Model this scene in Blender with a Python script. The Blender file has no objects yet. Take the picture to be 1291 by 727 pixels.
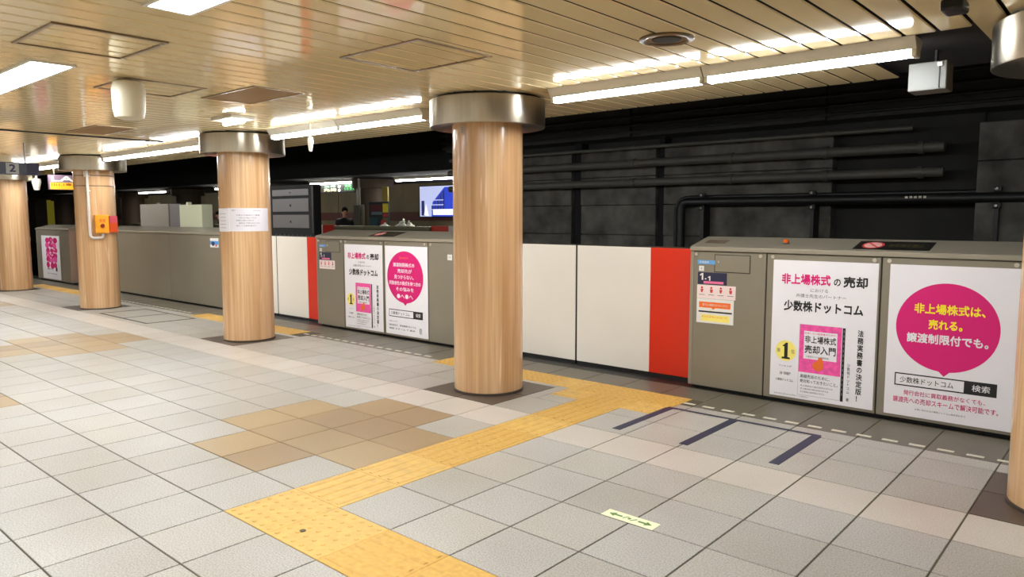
import bpy, bmesh, math, random
from mathutils import Vector, Matrix
random.seed(7)
PI = math.pi
SC = bpy.context.scene
COL = SC.collection

# ------------------------------------------------------------------ camera, world, exposure
W, H = 1291, 727
T = 0.45                                   # floor tile pitch in metres
FPX, YAW, PITCH, ROLL = 927.687, 0.71961, -0.09714, -0.00104
CAM = Vector((0, 0, 3.64424 * T))
_c, _s, _cp, _sp = math.cos(YAW), math.sin(YAW), math.cos(PITCH), math.sin(PITCH)
FW = Vector((-_s * _cp, _c * _cp, _sp)); RT = Vector((_c, _s, 0)); UP = RT.cross(FW)
RT, UP = RT * math.cos(ROLL) + UP * math.sin(ROLL), UP * math.cos(ROLL) - RT * math.sin(ROLL)
cam_d = bpy.data.cameras.new('camera'); cam = bpy.data.objects.new('camera', cam_d); COL.objects.link(cam)
cam_d.sensor_fit = 'HORIZONTAL'; cam_d.sensor_width = 36; cam_d.lens = 36 * FPX / W
cam_d.clip_start = .05; cam_d.clip_end = 300
m4 = Matrix((RT, UP, -FW)).transposed().to_4x4(); m4.translation = CAM
cam.matrix_world = m4
SC.camera = cam
world = bpy.data.worlds.new('world'); SC.world = world; world.use_nodes = True
world.node_tree.nodes['Background'].inputs[0].default_value = (.012, .011, .010, 1)
world.node_tree.nodes['Background'].inputs[1].default_value = 1.0
vs = SC.view_settings
vs.view_transform = 'Standard'; vs.look = 'None'; vs.gamma = 1; vs.use_curve_mapping = False
vs.exposure = 1.72
TUBE_POWER = 22.0        # emission of the strip-light tubes
PANEL_POWER = 15.0       # emission of the ceiling panel lamps
OPP_POWER = 16.0          # lamps of the opposite platform

def gx(i): return (i - 8.55015) * T
def gy(j): return (j + 4.2992) * T
def px(x, y, z):
    d = Vector((x, y, z)) - CAM; q = d.dot(FW)
    if q < .05: return None
    return (W / 2 + FPX * d.dot(RT) / q, H / 2 - FPX * d.dot(UP) / q)

# ------------------------------------------------------------------ materials
MATS = {}
def lin(c):
    return tuple((v / 12.92 if v <= .04045 else ((v + .055) / 1.055) ** 2.4) for v in (q / 255 for q in c))
def mat(name, rgb, rough=.5, metal=0., noise=0., scale=8., stretch=(1, 1, 1), coords='pos', bump=0., rgb2=None, detail=4., spec=.5, coat=0., aniso=0.):
    """plain or noise-mottled Principled material; rgb in sRGB 0-255"""
    m = bpy.data.materials.new(name); m.use_nodes = True; nt = m.node_tree; N = nt.nodes; Lk = nt.links
    b = N['Principled BSDF']; c = lin(rgb)
    b.inputs['Base Color'].default_value = (*c, 1); b.inputs['Roughness'].default_value = rough; b.inputs['Metallic'].default_value = metal
    b.inputs['Specular IOR Level'].default_value = spec
    if coat: b.inputs['Coat Weight'].default_value = coat; b.inputs['Coat Roughness'].default_value = .12
    if aniso: b.inputs['Anisotropic'].default_value = aniso
    if noise or rgb2 or bump:
        if coords == 'pos': src = N.new('ShaderNodeNewGeometry').outputs['Position']
        else: src = N.new('ShaderNodeTexCoord').outputs['Object']
        mp = N.new('ShaderNodeMapping'); mp.inputs['Scale'].default_value = stretch; Lk.new(src, mp.inputs['Vector'])
        nz = N.new('ShaderNodeTexNoise'); nz.inputs['Scale'].default_value = scale; nz.inputs['Detail'].default_value = detail
        Lk.new(mp.outputs[0], nz.inputs['Vector'])
        c2 = lin(rgb2) if rgb2 else tuple(v * (1 - noise) for v in c)
        c1 = c if rgb2 else tuple(min(1, v * (1 + noise)) for v in c)
        r = N.new('ShaderNodeValToRGB'); r.color_ramp.elements[0].position = .3; r.color_ramp.elements[1].position = .7
        r.color_ramp.elements[0].color = (*c2, 1); r.color_ramp.elements[1].color = (*c1, 1)
        Lk.new(nz.outputs['Fac'], r.inputs[0]); Lk.new(r.outputs[0], b.inputs['Base Color'])
        if bump:
            bp = N.new('ShaderNodeBump'); bp.inputs['Strength'].default_value = bump; bp.inputs['Distance'].default_value = .004
            Lk.new(nz.outputs['Fac'], bp.inputs['Height']); Lk.new(bp.outputs[0], b.inputs['Normal'])
    MATS[name] = m
    return m
def emit(name, rgb, strength):
    m = bpy.data.materials.new(name); m.use_nodes = True; b = m.node_tree.nodes['Principled BSDF']
    b.inputs['Base Color'].default_value = (*lin(rgb), 1)
    b.inputs['Emission Color'].default_value = (*lin(rgb), 1); b.inputs['Emission Strength'].default_value = strength
    MATS[name] = m
    return m
def tile_mat(name, rgb, dark=.62, rough=.38, stain=.10):
    """speckled granite tile: fine grain, broad stains"""
    m = bpy.data.materials.new(name); m.use_nodes = True; nt = m.node_tree; N = nt.nodes; Lk = nt.links
    b = N['Principled BSDF']; c = lin(rgb)
    g = N.new('ShaderNodeNewGeometry')
    n1 = N.new('ShaderNodeTexNoise'); n1.inputs['Scale'].default_value = 120; n1.inputs['Detail'].default_value = 3
    n2 = N.new('ShaderNodeTexNoise'); n2.inputs['Scale'].default_value = 1.6; n2.inputs['Detail'].default_value = 5
    for n in (n1, n2): Lk.new(g.outputs['Position'], n.inputs['Vector'])
    r = N.new('ShaderNodeValToRGB'); r.color_ramp.elements[0].position = .36; r.color_ramp.elements[1].position = .60
    r.color_ramp.elements[0].color = (*[v * dark for v in c], 1); r.color_ramp.elements[1].color = (*c, 1)
    Lk.new(n1.outputs['Fac'], r.inputs[0])
    mx = N.new('ShaderNodeMix'); mx.data_type = 'RGBA'; mx.blend_type = 'MULTIPLY'; mx.inputs[0].default_value = 1
    r2 = N.new('ShaderNodeValToRGB'); r2.color_ramp.elements[0].position = .35; r2.color_ramp.elements[1].position = .65
    k = 1 - stain; r2.color_ramp.elements[0].color = (k, k * .985, k * .95, 1); r2.color_ramp.elements[1].color = (1, 1, 1, 1)
    Lk.new(n2.outputs['Fac'], r2.inputs[0]); Lk.new(r.outputs[0], mx.inputs[6]); Lk.new(r2.outputs[0], mx.inputs[7])
    Lk.new(mx.outputs[2], b.inputs['Base Color'])
    mr = N.new('ShaderNodeMapRange'); mr.inputs['To Min'].default_value = rough - .07; mr.inputs['To Max'].default_value = rough + .12
    Lk.new(n2.outputs['Fac'], mr.inputs['Value']); Lk.new(mr.outputs[0], b.inputs['Roughness'])
    bp = N.new('ShaderNodeBump'); bp.inputs['Strength'].default_value = .012; bp.inputs['Distance'].default_value = .002
    Lk.new(n1.outputs['Fac'], bp.inputs['Height']); Lk.new(bp.outputs[0], b.inputs['Normal'])
    MATS[name] = m
    return m

GREY = [tile_mat('grey_tile_%d' % k, c) for k, c in enumerate([(182, 177, 169), (186, 181, 172), (178, 173, 164), (184, 180, 174)])]
PINK = tile_mat('pale_pink_tile', (199, 190, 180), .8)
BROWN = [tile_mat('tan_tile_%d' % k, c, .82) for k, c in enumerate([(164, 138, 100), (157, 131, 96), (170, 145, 105)])]
DARK = tile_mat('dark_pillar_tile', (88, 76, 66), .8)
EDGE = tile_mat('platform_edge_stone', (104, 97, 84), .75)
YELLOW = mat('tactile_yellow', (206, 166, 86), .5, noise=.12, scale=14)
YELLOW_W = mat('tactile_yellow_worn', (200, 157, 75), .55, noise=.12, scale=30)
GROUT = mat('tile_grout', (80, 72, 56), .8, noise=.25, scale=5)
WHITE_PAINT = mat('white_marking_paint', (205, 200, 182), .6, noise=.12, scale=60)
BLUE_TAPE = mat('navy_floor_tape', (38, 42, 66), .5, noise=.15, scale=50)
PLANK = mat('beige_enamel_plank', (242, 220, 172), .075, noise=.05, scale=1.2, spec=.8)
PLANK_GAP = mat('ceiling_void', (20, 15, 11), .9)
HATCH = mat('ceiling_hatch_brown', (150, 118, 74), .7, noise=.05, scale=6, spec=.2)
FRAME_AL = mat('hatch_frame_metal', (150, 130, 104), .3, metal=.7)
STEEL = mat('brushed_steel', (200, 192, 176), .33, metal=1., noise=.05, scale=40, stretch=(1, 1, .03), coords='obj')
STEEL_D = mat('dull_steel', (120, 112, 100), .4, metal=.9)
BLACK = mat('black_paint', (18, 17, 16), .5)
BLACK_M = mat('matt_black', (9, 9, 9), .85)
HOUSING = mat('warm_grey_steel_panel', (140, 132, 116), .34, metal=.35, noise=.03, scale=2.5)
HOUSING_TOP = mat('warm_grey_cover', (152, 144, 128), .36, metal=.35, noise=.03, scale=2.5)
SEAM = mat('dark_seam', (52, 47, 40), .6)
CREAM = mat('cream_door_panel', (232, 226, 216), .3, noise=.015, scale=2)
RED = mat('red_door_panel', (216, 48, 26), .3, noise=.02, scale=2)
RUBBER = mat('dark_rubber', (26, 25, 23), .7)
FIX_WHITE = mat('lamp_body_white', (226, 220, 206), .35)
TUBE = emit('lamp_tube', (243, 249, 252), TUBE_POWER)
PANELLAMP = emit('lamp_panel_diffuser', (243, 249, 253), PANEL_POWER)
TUBE_OPP = emit('lamp_tube_opposite', (255, 252, 244), OPP_POWER)
POSTER = mat('poster_paper', (232, 228, 232), .32)
INK = mat('ink_black', (24, 22, 24), .5)
INK_GREY = mat('ink_grey', (110, 106, 108), .5)
MAGENTA = mat('ink_magenta', (214, 14, 112), .4)
HOTPINK = mat('ink_pink', (238, 84, 160), .4, noise=.18, scale=28)
YEL_INK = mat('ink_yellow', (250, 228, 40), .4)
PALE_YEL = mat('ink_pale_yellow', (244, 226, 116), .4)
ORANGE = mat('ink_orange', (238, 112, 40), .4)
BLUE = mat('ink_blue', (70, 140, 210), .4)
NAVY = mat('ink_navy', (34, 36, 66), .4)
REDINK = mat('ink_red', (204, 60, 60), .4)
TEAL = mat('ink_teal', (24, 74, 80), .5)
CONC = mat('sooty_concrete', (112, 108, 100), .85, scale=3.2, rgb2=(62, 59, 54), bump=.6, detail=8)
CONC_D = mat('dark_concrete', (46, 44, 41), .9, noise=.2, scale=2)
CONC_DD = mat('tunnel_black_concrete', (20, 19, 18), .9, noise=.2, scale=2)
PIPE = mat('grey_pipe', (86, 83, 75), .5, noise=.1, scale=6)
PIPE_D = mat('black_pipe', (22, 22, 21), .5)
NUT = mat('bracket_metal', (150, 145, 132), .4, metal=.6)
OPP_WALL = mat('far_brown_wall', (112, 100, 72), .6, noise=.15, scale=1.3)
OPP_BAND = mat('far_red_brown_band', (88, 40, 32), .5)
OPP_PILLAR = mat('far_dark_pillar', (80, 64, 46), .6, noise=.18, scale=10, stretch=(1, 1, .06))
SKIN = mat('skin', (205, 160, 132), .55)
HAIR = mat('black_hair', (16, 14, 14), .95, spec=.1)
COAT = mat('black_coat', (20, 22, 26), .8)
TROUSER = mat('dark_trousers', (28, 28, 34), .8)
_n = STEEL.node_tree.nodes; _tg = _n.new('ShaderNodeTangent'); _tg.direction_type = 'RADIAL'; _tg.axis = 'Z'
_b = _n['Principled BSDF']; STEEL.node_tree.links.new(_tg.outputs[0], _b.inputs['Tangent']); _b.inputs['Anisotropic'].default_value = .8; _b.inputs['Anisotropic Rotation'].default_value = .25
def wood_mat():
    m = bpy.data.materials.new('veined_peach_pillar'); m.use_nodes = True; nt = m.node_tree; N = nt.nodes; Lk = nt.links
    b = N['Principled BSDF']; b.inputs['Roughness'].default_value = .24; b.inputs['Coat Weight'].default_value = .3; b.inputs['Coat Roughness'].default_value = .1
    g = N.new('ShaderNodeNewGeometry')
    def layer(scale, st, detail, p0, p1, c0, c1):
        mp = N.new('ShaderNodeMapping'); mp.inputs['Scale'].default_value = st; Lk.new(g.outputs['Position'], mp.inputs['Vector'])
        n = N.new('ShaderNodeTexNoise'); n.inputs['Scale'].default_value = scale; n.inputs['Detail'].default_value = detail; n.inputs['Distortion'].default_value = .4
        Lk.new(mp.outputs[0], n.inputs['Vector'])
        r = N.new('ShaderNodeValToRGB'); r.color_ramp.elements[0].position = p0; r.color_ramp.elements[1].position = p1
        r.color_ramp.elements[0].color = (*c0, 1); r.color_ramp.elements[1].color = (*c1, 1); Lk.new(n.outputs['Fac'], r.inputs[0])
        return r.outputs[0]
    a = layer(6.5, (1, 1, .04), 6, .30, .72, lin((200, 154, 108)), lin((234, 196, 152)))
    f = layer(34, (1, 1, .025), 3, .35, .6, (.80, .76, .72), (1, 1, 1))
    v = layer(15, (1, 1, .05), 2, .66, .74, (0, 0, 0), (.22, .20, .18))
    m1 = N.new('ShaderNodeMix'); m1.data_type = 'RGBA'; m1.blend_type = 'MULTIPLY'; m1.inputs[0].default_value = .8
    Lk.new(a, m1.inputs[6]); Lk.new(f, m1.inputs[7])
    m2 = N.new('ShaderNodeMix'); m2.data_type = 'RGBA'; m2.blend_type = 'ADD'; m2.inputs[0].default_value = 1
    Lk.new(m1.outputs[2], m2.inputs[6]); Lk.new(v, m2.inputs[7]); Lk.new(m2.outputs[2], b.inputs['Base Color'])
    MATS['wood'] = m
    return m
WOOD = wood_mat()

# ------------------------------------------------------------------ helpers
ORG = {}
def org(o): return ORG.get(o.name, Vector((0, 0, 0))) if o else Vector((0, 0, 0))
def tag(o, label=None, cat=None, group=None, kind=None):
    if label: o['label'] = label
    if cat: o['category'] = cat
    if group: o['group'] = group
    if kind: o['kind'] = kind
    return o
def empty(name, loc, label=None, cat=None, group=None, kind=None):
    o = bpy.data.objects.new(name, None); COL.objects.link(o); o.location = loc; o.empty_display_size = .1
    ORG[o.name] = Vector(loc)
    return tag(o, label, cat, group, kind)
class MB:
    """collects shapes given in world coordinates; build() links them as one mesh object"""
    def __init__(s): s.v = []; s.f = []; s.mi = []; s.sm = []
    def add(s, vs, fs, mi=0, smooth=False):
        b = len(s.v); s.v += [tuple(v) for v in vs]; s.f += [tuple(b + i for i in f) for f in fs]; s.mi += [mi] * len(fs); s.sm += [smooth] * len(fs); return s
    def box(s, x0, x1, y0, y1, z0, z1, mi=0):
        v = [(x, y, z) for z in (z0, z1) for y in (y0, y1) for x in (x0, x1)]
        return s.add(v, [(0, 2, 3, 1), (4, 5, 7, 6), (0, 1, 5, 4), (2, 6, 7, 3), (0, 4, 6, 2), (1, 3, 7, 5)], mi)
    def bbox(s, x0, x1, y0, y1, z0, z1, b, mi=0):
        """box with chamfered edges"""
        bm = bmesh.new(); bmesh.ops.create_cube(bm, size=1)
        for v in bm.verts: v.co = ((x0 + x1) / 2 + v.co.x * (x1 - x0), (y0 + y1) / 2 + v.co.y * (y1 - y0), (z0 + z1) / 2 + v.co.z * (z1 - z0))
        bmesh.ops.bevel(bm, geom=list(bm.edges), offset=b, segments=2, profile=.6, affect='EDGES')
        bm.verts.index_update(); s.add([v.co for v in bm.verts], [[v.index for v in f.verts] for f in bm.faces], mi); bm.free(); return s
    def tile(s, x0, x1, y0, y1, z, b=.0018, d=.010, mi=0):
        """tile open at the back: chamfered top"""
        v = [(x0, y0, z - d), (x1, y0, z - d), (x1, y1, z - d), (x0, y1, z - d), (x0, y0, z - b), (x1, y0, z - b), (x1, y1, z - b), (x0, y1, z - b),
             (x0 + b, y0 + b, z), (x1 - b, y0 + b, z), (x1 - b, y1 - b, z), (x0 + b, y1 - b, z)]
        f = [(8, 9, 10, 11)]
        for k in range(4):
            n = (k + 1) % 4; f += [(k, n, 4 + n, 4 + k), (4 + k, 4 + n, 8 + n, 8 + k)]
        return s.add(v, f, mi)
    def lathe(s, cx, cy, prof, n=48, mi=0, smooth=True, cap=True):
        b = len(prof); v = []; f = []
        for k in range(n):
            a = 2 * PI * k / n
            for r, z in prof: v.append((cx + r * math.cos(a), cy + r * math.sin(a), z))
        for k in range(n):
            q = (k + 1) % n
            for i in range(b - 1): f.append((k * b + i, q * b + i, q * b + i + 1, k * b + i + 1))
        if cap:
            f.append(tuple(k * b for k in reversed(range(n)))); f.append(tuple(k * b + b - 1 for k in range(n)))
        return s.add(v, f, mi, smooth)
    def tube(s, pts, r, n=12, mi=0, smooth=True):
        pts = [Vector(p) for p in pts]; rs = r if isinstance(r, (list, tuple)) else [r] * len(pts)
        v = []; f = []; prev = None
        for k, p in enumerate(pts):
            d = (pts[min(k + 1, len(pts) - 1)] - pts[max(k - 1, 0)]).normalized()
            u = prev if prev is not None else (Vector((0, 0, 1)) if abs(d.z) < .9 else Vector((1, 0, 0)))
            u = (u - d * u.dot(d)).normalized(); prev = u; w = d.cross(u)
            for i in range(n):
                a = 2 * PI * i / n; v.append(p + (u * math.cos(a) + w * math.sin(a)) * rs[k])
        for k in range(len(pts) - 1):
            for i in range(n):
                j = (i + 1) % n; f.append((k * n + i, k * n + j, (k + 1) * n + j, (k + 1) * n + i))
        f.append(tuple(reversed(range(n)))); f.append(tuple((len(pts) - 1) * n + i for i in range(n)))
        return s.add(v, f, mi, smooth)
    def prismx(s, x0, x1, prof, mi=0):
        """extrude a (y,z) profile along x"""
        n = len(prof); v = [(x0, y, z) for y, z in prof] + [(x1, y, z) for y, z in prof]
        f = [tuple(range(n)), tuple(range(2 * n - 1, n - 1, -1))] + [(i, n + i, n + (i + 1) % n, (i + 1) % n) for i in range(n)]
        return s.add(v, f, mi)
    def flat(s, pts, t, mi=0):
        """polygon in the XZ plane at given y, thin towards -y: pts [(x,y,z)]"""
        n = len(pts); v = [tuple(p) for p in pts] + [(p[0], p[1] - t, p[2]) for p in pts]
        f = [tuple(range(n)), tuple(range(2 * n - 1, n - 1, -1))] + [(i, n + i, n + (i + 1) % n, (i + 1) % n) for i in range(n)]
        return s.add(v, f, mi)
    def mesh(s, name, mats, o=Vector((0, 0, 0))):
        me = bpy.data.meshes.new(name); me.from_pydata([(v[0] - o[0], v[1] - o[1], v[2] - o[2]) for v in s.v], [], s.f)
        for q in (mats if isinstance(mats, (list, tuple)) else [mats]): me.materials.append(q)
        me.polygons.foreach_set('material_index', s.mi); me.polygons.foreach_set('use_smooth', s.sm)
        bm = bmesh.new(); bm.from_mesh(me); bmesh.ops.recalc_face_normals(bm, faces=bm.faces); bm.to_mesh(me); bm.free()
        if any(s.sm):
            try: me.set_sharp_from_angle(angle=math.radians(40))
            except Exception: pass
        me.update(); return me
    def build(s, name, mats, parent=None, base=None):
        o0 = org(parent) if parent else Vector(base or (0, 0, 0))
        ob = bpy.data.objects.new(name, s.mesh(name, mats, o0)); COL.objects.link(ob)
        if parent: ob.parent = parent
        else: ob.location = o0
        ORG[ob.name] = o0
        return ob
def link_copy(mesh, name, loc, parent):
    ob = bpy.data.objects.new(name, mesh); COL.objects.link(ob); ob.parent = parent; ob.location = Vector(loc) - org(parent); return ob
def bez(p, q, r, n=6):
    p, q, r = map(Vector, (p, q, r)); return [p * (1 - t) ** 2 + q * 2 * t * (1 - t) + r * t * t for t in [k / n for k in range(n + 1)]]

_tc = bpy.data.curves.new('type', 'FONT'); _to = bpy.data.objects.new('type', _tc); COL.objects.link(_to)
def glyphs(body, bold=0., vertical=False):
    """triangulated outline of a line of writing, normalised to its bounding box (0..1, 0..1); returns (verts2d, faces, aspect)"""
    _tc.body = '\n'.join(body) if vertical else body
    _tc.resolution_u = 2; _tc.space_line = 1.06 if vertical else 1; _tc.align_x = 'CENTER' if vertical else 'LEFT'
    dg = bpy.context.evaluated_depsgraph_get(); dg.update()
    me = bpy.data.meshes.new_from_object(_to.evaluated_get(dg))
    vv = [(v.co.x, v.co.y) for v in me.vertices]; ff = [tuple(p.vertices) for p in me.polygons]; bpy.data.meshes.remove(me)
    if not vv: return [], [], 1
    if bold:                                    # heavier weight: the outline overlaid with slightly shifted copies
        n0 = len(vv); base = list(vv); fb = list(ff)
        for dx, dy in ((bold, 0), (bold, bold), (0, bold), (bold / 2, -bold / 2))[:(4 if bold > .02 else 2)]:
            k = len(vv); vv += [(x + dx, y + dy) for x, y in base]; ff += [tuple(i + k for i in f) for f in fb]
    x0 = min(v[0] for v in vv); x1 = max(v[0] for v in vv); y0 = min(v[1] for v in vv); y1 = max(v[1] for v in vv)
    nb = len(base) if bold else len(vv)
    return [((v[0] - x0) / (x1 - x0), (v[1] - y0) / (y1 - y0), (k // nb) * .00022) for k, v in enumerate(vv)], ff, (x1 - x0) / (y1 - y0)
def write(body, O, U, V, u0, u1, v0, v1, m, parent, bold=.012, vertical=False, name='lettering', lift=.0012, label=None):
    """writing laid on the surface O + U*u + V*v (U right, V down), inside the box u0..u1, v0..v1 (metres)"""
    vv, ff, _ = glyphs(body, bold, vertical)
    if not vv: return None
    O, U, V = Vector(O), Vector(U), Vector(V); n = V.cross(U).normalized() * -1 if False else U.cross(V) * -1
    b = MB(); b.add([O + U * (u0 + (u1 - u0) * p) + V * (v1 - (v1 - v0) * q) + n * (lift + e) for p, q, e in vv], ff)
    o = b.build(name, m, parent)
    if label: o['label'] = label
    return o
def shape2(pts, O, U, V, m, parent, name, lift=.0006, label=None):
    """flat printed shape on a surface: polygon of (u,v) points"""
    O, U, V = Vector(O), Vector(U), Vector(V); n = U.cross(V) * -1
    b = MB(); k = len(pts)
    top = [O + U * u + V * v + n * lift for u, v in pts]
    b.add(top, [tuple(range(k))])
    o = b.build(name, m, parent)
    if label: o['label'] = label
    return o
def rect(u0, u1, v0, v1): return [(u0, v0), (u1, v0), (u1, v1), (u0, v1)]
def ell(cu, cv, ru, rv, n=48): return [(cu + ru * math.cos(2 * PI * k / n), cv + rv * math.sin(2 * PI * k / n)) for k in range(n)]

# ------------------------------------------------------------------ floor and its tiles
X_L, X_R, Y_B, Y_D = gx(-64), gx(16), gy(-14), 6.40
ZC = 2.72
floor = MB().box(X_L, X_R, Y_B, 6.72, -.30, -.0045).build('floor', GROUT, base=(0, 0, 0)); tag(floor, 'speckled grey tiled platform floor with yellow tactile paving', kind='structure')
PILLARS = [(gx(8), gy(7)), (gx(-2.02), gy(7)), (gx(-11.88), gy(7)), (gx(-23.52), gy(7)), (gx(-34.6), gy(7))]
def rosette(i, j):
    for ci, cj in [(-2, 3), (-15, 3), (-28, 3), (-41, 3), (-9, -2), (-22, -2), (4, -3), (11, 3)]:
        a, b = i - ci, j - cj
        if -2 <= a <= 1 and -2 <= b <= 1 and not (a in (-2, 1) and b in (-2, 1)): return True
    return False
DARKC = [(7, 6), (-3, 6), (-13, 6), (-25, 6), (-36, 6)]
def kind(i, j):
    for a, b in DARKC:
        if a <= i < a + 2 and b <= j < b + 2: return DARK
    if rosette(i, j): return random.choice(BROWN)
    if j == 5: return PINK
    return random.choice(GREY)
tact_cells = {(0, j) for j in range(0, 7)} | {(i, 0) for i in range(0, 12)}
cells = []
for i in range(-64, 16):
    for j in range(-14, 9):
        if (i, j) in tact_cells: continue
        j1 = j + 1 if j < 8 else 8.43
        if j == 7 and -1 <= i <= 1: continue
        if j == 8 and (-5 <= i <= 1 or -18 <= i <= -12 or -37 <= i <= -28): continue
        cells.append((i, i + 1, j, j1, kind(i, j)))
# partial tiles around the tactile square, and behind/in front of the strips
for a, b, c, d in [(-1, -.71, 7, 8.14), (-.71, 0, 7, 7.45), (1, 1.66, 7, 7.45), (1.66, 2, 7, 8), (1.73, 2, 8, 8.43), (-5, -4, 8, 8.15), (-4, -3, 8, 8.15), (-3, -2, 8, 8.15), (-2, -1, 8, 8.15)]:
    cells.append((a, b, c, d, random.choice(GREY)))
for i in list(range(-18, -11)) + list(range(-37, -27)): cells.append((i, i + 1, 8, 8.18, random.choice(GREY)))
def area(c):
    q = [px(gx(u), gy(v), 0) for u, v in ((c[0], c[2]), (c[1], c[2]), (c[1], c[3]), (c[0], c[3]))]
    if any(p is None for p in q): return 0
    cx_, cy_ = sum(p[0] for p in q) / 4, sum(p[1] for p in q) / 4
    if not (-40 < cx_ < W + 40 and 0 < cy_ < H + 40): return 0
    return abs(sum(q[k][0] * q[(k + 1) % 4][1] - q[(k + 1) % 4][0] * q[k][1] for k in range(4))) / 2
cells.sort(key=area, reverse=True)
g = .0047
tile_mesh = {}
rest = MB(); rest_m = []
for n, (a, b, c, d, m) in enumerate(cells):
    x0, x1, y0, y1 = gx(a) + g, gx(b) - g, gy(c) + g, gy(d) - g
    if n < 300:
        w_, l_ = round(x1 - x0, 4), round(y1 - y0, 4); key = (w_, l_, m.name)
        if key not in tile_mesh: tile_mesh[key] = MB().tile(-w_ / 2, w_ / 2, -l_ / 2, l_ / 2, 0).mesh('floor_tile', m)
        link_copy(tile_mesh[key], 'floor_tile', ((x0 + x1) / 2, (y0 + y1) / 2, 0), floor)
    else:
        if m not in rest_m: rest_m.append(m)
        rest.tile(x0, x1, y0, y1, 0, mi=rest_m.index(m))
o = rest.build('floor_tiles_beyond', rest_m, floor); o['kind'] = 'stuff'
# edge stone between the tiles and the screen doors
for i in range(-50, 12):
    if -5.2 < i < 1.7: c0 = 8.97
    elif -18.5 <= i < -11.6 or -37.5 < i < -27: c0 = 8.97
    else: c0 = 8.43
    MB().tile(gx(i) + g, gx(i + 1) - g, gy(c0) + g, gy(9.86), -.001).build('edge_stone', EDGE, floor)
# white dashes along the edge in front of the fixed screens
dash_mesh = MB().box(-.052, .052, -.02, .02, 0, .0025).mesh('edge_dash', WHITE_PAINT)
for a, b in ((1.86, 9.0), (-11.3, -5.2), (-27.2, -18.7)):
    n = int((b - a) / .4)
    for k in range(n): link_copy(dash_mesh, 'edge_dash', (gx(a + k * .4), gy(8.60), -.001), floor)
# tactile paving
def tactile(i0, i1, j0, j1, style, m=YELLOW):
    x0, x1, y0, y1 = gx(i0) + .001, gx(i1) - .001, gy(j0) + .001, gy(j1) - .001
    b = MB().tile(x0, x1, y0, y1, .0005, b=.002)
    w, l = x1 - x0, y1 - y0
    if style == 'dome':
        nx, ny = max(2, round(w / .075)), max(2, round(l / .075))
        for p in range(nx):
            for q in range(ny):
                b.lathe(x0 + (p + .5) * w / nx, y0 + (q + .5) * l / ny, [(.015, .0005), (.010, .0050)], n=8)
    else:
        along_x = style == 'bar_x'; wide = l if along_x else w; n = max(3, round(wide / .09))
        for q in range(n):
            cc = (q + .5) * wide / n
            if along_x: v = [(x0 + .02, y0 + cc, 0), (x1 - .02, y0 + cc, 0)]; hw = (0, .016)
            else: v = [(x0 + cc, y0 + .02, 0), (x0 + cc, y1 - .02, 0)]; hw = (.016, 0)
            (ax, ay, _), (bx, by, _) = v
            hx, hy = hw
            b.add([(ax - hx, ay - hy, .0005), (bx - hx, by - hy, .0005), (bx + hx, by + hy, .0005), (ax + hx, ay + hy, .0005),
                   (ax - hx * .6, ay - hy * .6, .0048), (bx - hx * .6, by - hy * .6, .0048), (bx + hx * .6, by + hy * .6, .0048), (ax + hx * .6, ay + hy * .6, .0048)],
                  [(4, 5, 6, 7), (0, 1, 5, 4), (1, 2, 6, 5), (2, 3, 7, 6), (3, 0, 4, 7)])
    return b.build('tactile_tile', m, floor)
tactile(0, 1, 0, 1, 'dome'); tactile(1, 2, 0, 1, 'dome')
for i in range(2, 12): tactile(i, i + 1, 0, 1, 'bar_x', random.choice((YELLOW, YELLOW_W)))
for j in range(1, 7): tactile(0, 1, j, j + 1, 'bar_y', random.choice((YELLOW, YELLOW_W)))
tactile(0, 1, 7, 8.15, 'bar_y', YELLOW_W)
tactile(-.71, 0, 7.45, 8.14, 'dome'); tactile(1, 1.66, 7.45, 8.15, 'dome')
def strip(a, b, n, j0=8.15, j1=8.97):
    for k in range(n): tactile(a + (b - a) * k / n, a + (b - a) * (k + 1) / n, j0, j1, 'dome', random.choice((YELLOW, YELLOW_W)))
strip(-5.07, 1.73, 9); strip(-18.4, -11.62, 9, 8.18, 8.97); strip(-37.2, -27.4, 12, 8.18, 8.97); strip(-50, -42, 9, 8.18, 8.97)
# navy queue lines
qm = empty('queue_marking', (gx(3), gy(7.2), .001), 'navy blue three-pronged queue line taped on the floor before the posters', 'floor marking')
MB().box(gx(1.68), gx(4.53), gy(8.05), gy(8.13), 0, .0028).build('cross_line', BLUE_TAPE, qm)
for i, j0 in ((1.73, 6.2), (3.02, 6.18), (4.48, 6.22)):
    MB().box(gx(i) - .035, gx(i) + .035, gy(j0), gy(8.05), 0, .0028).build('queue_line', BLUE_TAPE, qm)
# direction sticker
st = empty('floor_sticker', (gx(3.96), gy(3.1), 0), 'pale cream floor sticker with two green arrows', 'sticker')
MB().bbox(gx(3.60), gx(4.32), gy(3.0), gy(3.21), 0, .0016, .0006).build('sticker_sheet', mat('sticker_cream', (232, 236, 196), .5), st)
GREEN = mat('arrow_green', (92, 130, 58), .5)
SO = (gx(3.96), gy(3.105), .0016); SU = (1, 0, 0); SV = (0, -1, 0)
for s in (-1, 1):
    shape2([(s * .135, 0), (s * .095, -.026), (s * .095, -.009), (s * .05, -.009), (s * .05, .009), (s * .095, .009), (s * .095, .026)][::s], SO, SU, SV, GREEN, st, 'arrow', lift=.0008)
shape2([(-.045, .012), (-.022, -.02), (-.012, -.02), (-.036, .016)], SO, SU, SV, GREEN, st, 'glyph', lift=.0008)
shape2([(.040, -.014), (.016, .02), (.006, .02), (.030, -.018)], SO, SU, SV, GREEN, st, 'glyph', lift=.0008)
shape2(ell(-.005, .0, .010, .012, 12), SO, SU, SV, GREEN, st, 'glyph', lift=.0008)
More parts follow.
